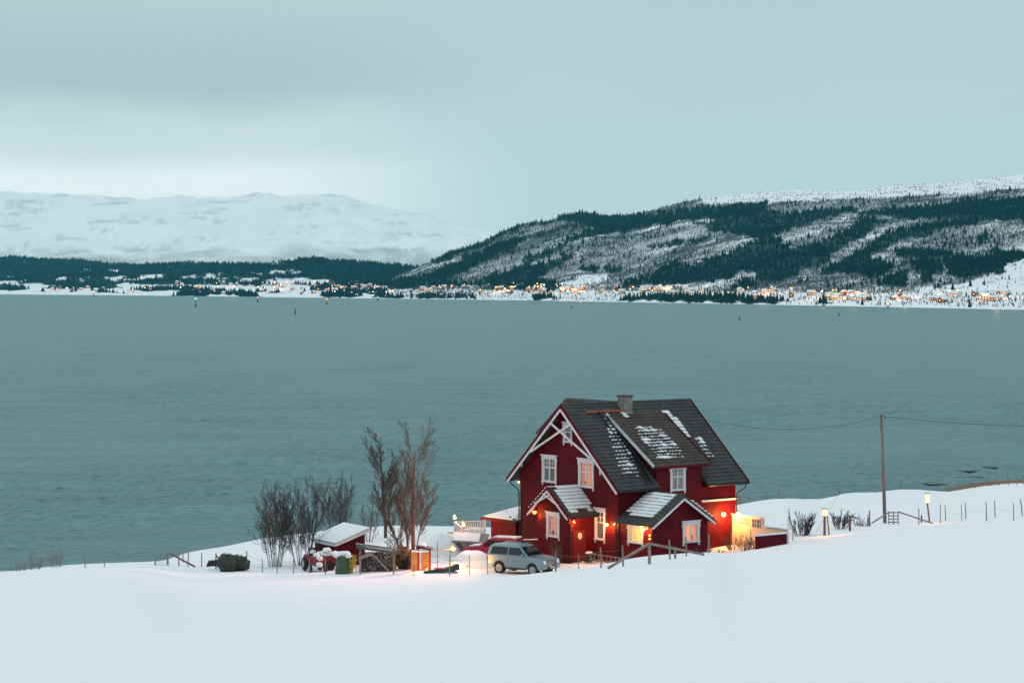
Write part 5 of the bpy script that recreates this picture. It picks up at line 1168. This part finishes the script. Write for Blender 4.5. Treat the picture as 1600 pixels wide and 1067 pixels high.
for k, (px, Y, w_, lab) in enumerate(((1509, 494, 9, 'longest dark skerry in the shallows off the right shore'), (1516, 478, 8, 'dark flat rock just inside the longest skerry'), (1459, 462, 8, 'low dark rock in the shallows nearest the utility pole'), (1545, 505, 6, 'small dark rock farthest out in the right shallows'), (1478, 2900, 0, ''))):
    if not w_: continue
    mb = MB(); mb.ball((0,0,0), 1, seg=18, rings=8, sq=(w_*.30,1.5,.18), rough=1.0, sd=k); o = mb.build('skerry', mat('wet_rock', (.05,.06,.06), .6), smooth=True); o.location = PX(px, Y, 0); tag(o, lab, 'rock')

# ------------------------------------------------------------------ utility pole and wires
up_ = empty('utility_pole', PX(1383, 186, gz(1383, 186)), 0, 'tall leaning wooden utility pole standing on the snow right of the house', 'pole')
ub = V3(up_.location); ut = P(1376.8, 647, 186)-ub
mb = MB(); mb.tube([(0,0,-.4), ut*.5, ut], [.15,.13,.11], 10); mb.build('post', mat('pole_wood', (.20,.13,.10), .85, var=.3, vscale=4, stretch=(1,1,.15)), up_, smooth=True)
mb = MB(); mb.tube([ut*.985+V3((0,-.13,0)), ut*.985+V3((.32,-.13,0))], .02, 6); mb.build('bracket', METAL, up_)
mb = MB(); mb.ball(ut*.975+V3((.30,-.13,-.05)), .075, seg=8, rings=6); mb.build('insulator', METAL, up_)
mb = MB(); mb.tube([ut*.82+V3((0,0,-.03)), ut*.82+V3((0,0,.03))], .135, 10); mb.build('band', mat('orange_post', (.5,.22,.08), .7), up_)
def wire(a, b, sag, label, r=.018, n=14):
    mb = MB(); mb.tube([a.lerp(b, i/n)-V3((0,0,sag*4*(i/n)*(1-i/n))) for i in range(n+1)], r, 4); return tag(mb.build('power_line', METAL), label, 'cable')
top = ub+ut*.98
wire(H2W(onp(1100, 655.5, 'x', HL+.45)), top, .85, 'sagging power line from the farmhouse gable to the utility pole')
wire(top+V3((.3,-.1,0)), P(1700, 664, 205), .35, 'power line running from the utility pole out past the right edge')
wire(ub+ut*.93, stand(1275, 832), .0, 'faint stay wire slanting from the utility pole down to the snow', r=.010)
# glowing lamps on posts
for i, (px, pb, pt, Y, lab, pw) in enumerate(((1289, 806, 795.5, 160.5, 'glowing yellow lamp on the thick fence post right of the dark bush', 110), (1449, 786, 771.5, 178, 'glowing lamp on a reddish post right of the ladder stile', 100))):
    l = empty('post_lamp', P(px, pb, Y), 0, lab, 'lamp'); h = (pb-pt)/F*Y
    if i: mb = MB(); a = P(1452.5, 817, Y)-V3(l.location); mb.beam(a, V3((0,0,0)), .11, .11); mb.build('post', REDWOOD, l)
    mb = MB(); mb.box(-.16,.16,-.16,.16,0,.04); mb.box(-.18,.18,-.18,.18,h+.001,h+.06); mb.build('case', METAL, l)['kind'] = 'stuff'
    mb = MB(); mb.box(-.13,.13,-.13,.13,.041,h*.45); mb.box(-.13,.13,-.13,.13,h*.55,h); mb.build('glowing_pane', emitmat('lantern_glow', (1,.50,.12), 4.5), l)['kind'] = 'stuff'
    lamp('lamp_light', (0,-.3,h*.5), pw, r=.15, parent=l)

# ------------------------------------------------------------------ far shore: houses, street lamps, sea marks
def farsurf(px, py):
    Hh = HILL_L if px < 655 else HILL_R
    lo, hi = 0.002, .5
    best = None; t_ = .002
    while t_ < .5:
        p = Hh.point(px, t_); q = Hh.pix(p)
        if q[1] <= py: return p
        t_ += .004
    return p
WALLC = {'white': (.60,.60,.58), 'red': (.20,.03,.025), 'ochre': (.42,.27,.10), 'brown': (.11,.07,.05)}
litw = emitmat('far_lit_window', (1,.38,.08), 3)
def far_house(col):
    mb = MB(); L, W, h, r = 13, 9, 5.5, 4
    mb.box(-L/2, L/2, -W/2, W/2, -4, h, 0)
    mb.prism([(-L/2,-W/2,h),(-L/2,W/2,h),(-L/2,0,h+r)], (L,0,0), 0)
    for sg in (-1, 1): mb.prism([(-L/2-.5,0,h+r+.15),(L/2+.5,0,h+r+.15),(L/2+.5,sg*(W/2+.7),h-.4),(-L/2-.5,sg*(W/2+.7),h-.4)], (0,0,.5), 1)
    for x in (-4.2, 0, 4.2): mb.box(x-.8, x+.8, -W/2-.06, -W/2+.1, 1.4, 3.2, 2)
    mb.box(-L/2-.06,-L/2+.1,-1,1,3,5,2)
    me = mb.build('far_house', [mat('far_'+col+'_wall', WALLC[col], .8), RSNOW, litw]); d = me.data; bpy.data.objects.remove(me); return d
FH = {c: far_house(c) for c in WALLC}
mb = MB(); mb.tube([(0,0,-2),(0,0,8)], .25, 5, 0); mb.ball((0,0,9), 1.15, 1, seg=6, rings=4)
lo_ = mb.build('street_lamp', [METAL, emitmat('sodium_glow', (1,.33,.05), 8)]); LD = lo_.data; bpy.data.objects.remove(lo_)
mb = MB(); mb.tube([(0,0,-2),(0,0,8)], .25, 5, 0); mb.ball((0,0,9), 1.15, 1, seg=6, rings=4)
lo_ = mb.build('street_lamp', [METAL, emitmat('pale_glow', (1,.72,.45), 10)]); LDW = lo_.data; bpy.data.objects.remove(lo_)
TOWN = [  # x0, x1, y0, y1, houses, lamps, place
 (60,250,450,457,11,7,'in the far left shore village'), (270,400,443,460,16,12,'among trees left of town'),
 (400,520,443,461,26,20,'in the lit town centre'), (520,650,447,462,24,18,'at the right end of town'),
 (660,800,449,460,16,13,'where the dark hillside begins'), (800,850,447,456,12,10,'in the bright cluster under the hillside'),
 (850,960,449,462,14,11,'below the left hillside'), (960,1110,452,463,18,13,'above the dark wooded point'),
 (1110,1240,455,468,13,8,'right of the dark wooded point'), (1240,1330,460,470,12,11,'among fields below the right hillside'),
 (1330,1470,461,472,15,8,'on shore fields below the right hillside'), (1470,1600,461,474,14,7,'at the far right shore end')]
rng = random.Random(77)
for (x0, x1, y0, y1, nh, nl, place) in TOWN:
    cx_ = [rng.uniform(x0, x1) for _ in range(3)]
    for i in range(nh):
        px = rng.choice(cx_)+rng.gauss(0, (x1-x0)*.13) if rng.random() < .65 else rng.uniform(x0, x1); px = min(max(px, x0), x1); py = rng.uniform(y0, y1); py = min(py, shore(px)-3)
        p = farsurf(px, py); c = rng.choice(['white','red','ochre','brown','white','red']); o = bpy.data.objects.new('far_house', FH[c]); C.objects.link(o)
        k = rng.uniform(.75, 1.15); o.location = p; o.rotation_euler = (0,0,rng.choice([-.4,.2,1.3,-1.2,.0,.7])); o.scale = (k,k,k)
        wh_ = (' uphill' if py < (y0+y1)/2 else ' near the water')+(', left part' if px < x0+(x1-x0)*.33 else ', middle' if px < x0+(x1-x0)*.66 else ', right part'); tag(o, 'tiny '+c+' snow-roofed house '+place+wh_, 'house', c+' houses '+place)
    for i in range(nl):
        px = rng.choice(cx_)+rng.gauss(0, (x1-x0)*.11) if rng.random() < .6 else rng.uniform(x0, x1); px = min(max(px, x0), x1); py = rng.uniform(y0, y1); py = min(py, shore(px)-3)
        p = farsurf(px, py); pos_ = (' uphill' if py < (y0+y1)/2 else ' by the water')+(', left' if px < x0+(x1-x0)*.33 else ', middle' if px < x0+(x1-x0)*.66 else ', right'); wv_ = rng.random() < .15; o = bpy.data.objects.new('street_lamp', LDW if wv_ else LD); C.objects.link(o); o.location = p; k = rng.choice([.7,.9,1.2,1.5])*p.y/6500; o.scale = (k,k,1)
        tag(o, ('tiny pale' if wv_ else 'tiny orange')+' lamp light '+place+pos_, 'street lamp', ('pale' if wv_ else 'orange')+' lamps '+place)
    for c in cx_[:2]:
        p = farsurf(c, min((y0+y1)/2, shore(c)-3)); lamp('town_light', (p.x, p.y-15, p.z+16), 26000, (1,.42,.16), 2)
def mark(px, pt, pb, col, label, light=None, spar=False):
    Y = EYE*F/(pb-HY); h = (pb-pt)/F*Y; e = empty('sea_mark', PX(px, Y, 0), 0, label, 'sea mark'); r = .9 if spar else 1.5
    mb = MB(); mb.tube([(0,0,-1),(0,0,h*.28)], [r*1.5, r*1.3], 10); mb.build('base', mat('mark_base', (.10,.10,.10), .8), e)
    mb = MB(); mb.tube([(0,0,h*.28),(0,0,h*.85)], [r, r*.6], 10); mb.build('tower', mat('mark_'+label.split()[0], col, .6), e)
    if light: mb = MB(); mb.ball((0,0,h*.93), r*.85, seg=8, rings=6); mb.build('light', emitmat('mark_light_'+label.split()[0], light, 4), e)
    else: mb = MB(); mb.tube([(0,0,h*.85),(0,0,h)], [r*.5,r*.5], 6); mb.build('topmark', METAL, e)
OR_, GR_ = (1,.3,.08), (.05,.9,.55)
mark(146.5, 456, 463.5, (.3,.05,.03), 'reddish sea mark with an orange light near the far left shore', OR_); mark(305.5, 466, 479.5, (.25,.24,.22), 'tall sea mark with a green light left of the lit town', GR_)
mark(402.5, 464, 472.5, (.35,.08,.04), 'orange lit sea mark below the left end of the town', OR_); mark(461.3, 482, 491, (.02,.03,.03), 'dark unlit spar buoy nearest of the sea marks', None, True)
mark(510.5, 467, 476, (.4,.25,.2), 'pale sea mark with an orange light below the middle of the town', OR_); mark(590.3, 463.5, 470.5, (.03,.12,.10), 'green lit sea mark by the right end of the town shore', GR_)
mark(893, 477, 481.5, (.03,.05,.05), 'tiny dark buoy in the middle of the fjord', None, True); mark(1155.5, 494, 500, (.25,.08,.08), 'thin reddish spar standing alone on the fjord', None, True)
mark(1311, 489, 493.5, (.2,.03,.03), 'small dark red buoy off the right shore', None, True); mark(1387.5, 475, 481, (.3,.1,.03), 'shoreside mark with an orange light on the right', OR_)
# ------------------------------------------------------------------ haze over the fjord
hz = MB(); hz.box(-13500, 13500, -30, 23500, -9, 1500)
hm = bpy.data.materials.new('haze'); hm.use_nodes = True; t = hm.node_tree; t.nodes.clear()
o_ = t.nodes.new('ShaderNodeOutputMaterial'); v_ = t.nodes.new('ShaderNodeVolumePrincipled'); v_.inputs['Color'].default_value = (.22,.84,1.0,1); v_.inputs['Density'].default_value = 1.75e-5
t.links.new(v_.outputs[0], o_.inputs['Volume'])
tag(hz.build('haze', hm), 'pale cold haze over the fjord and the far shore', 'haze', kind='stuff')
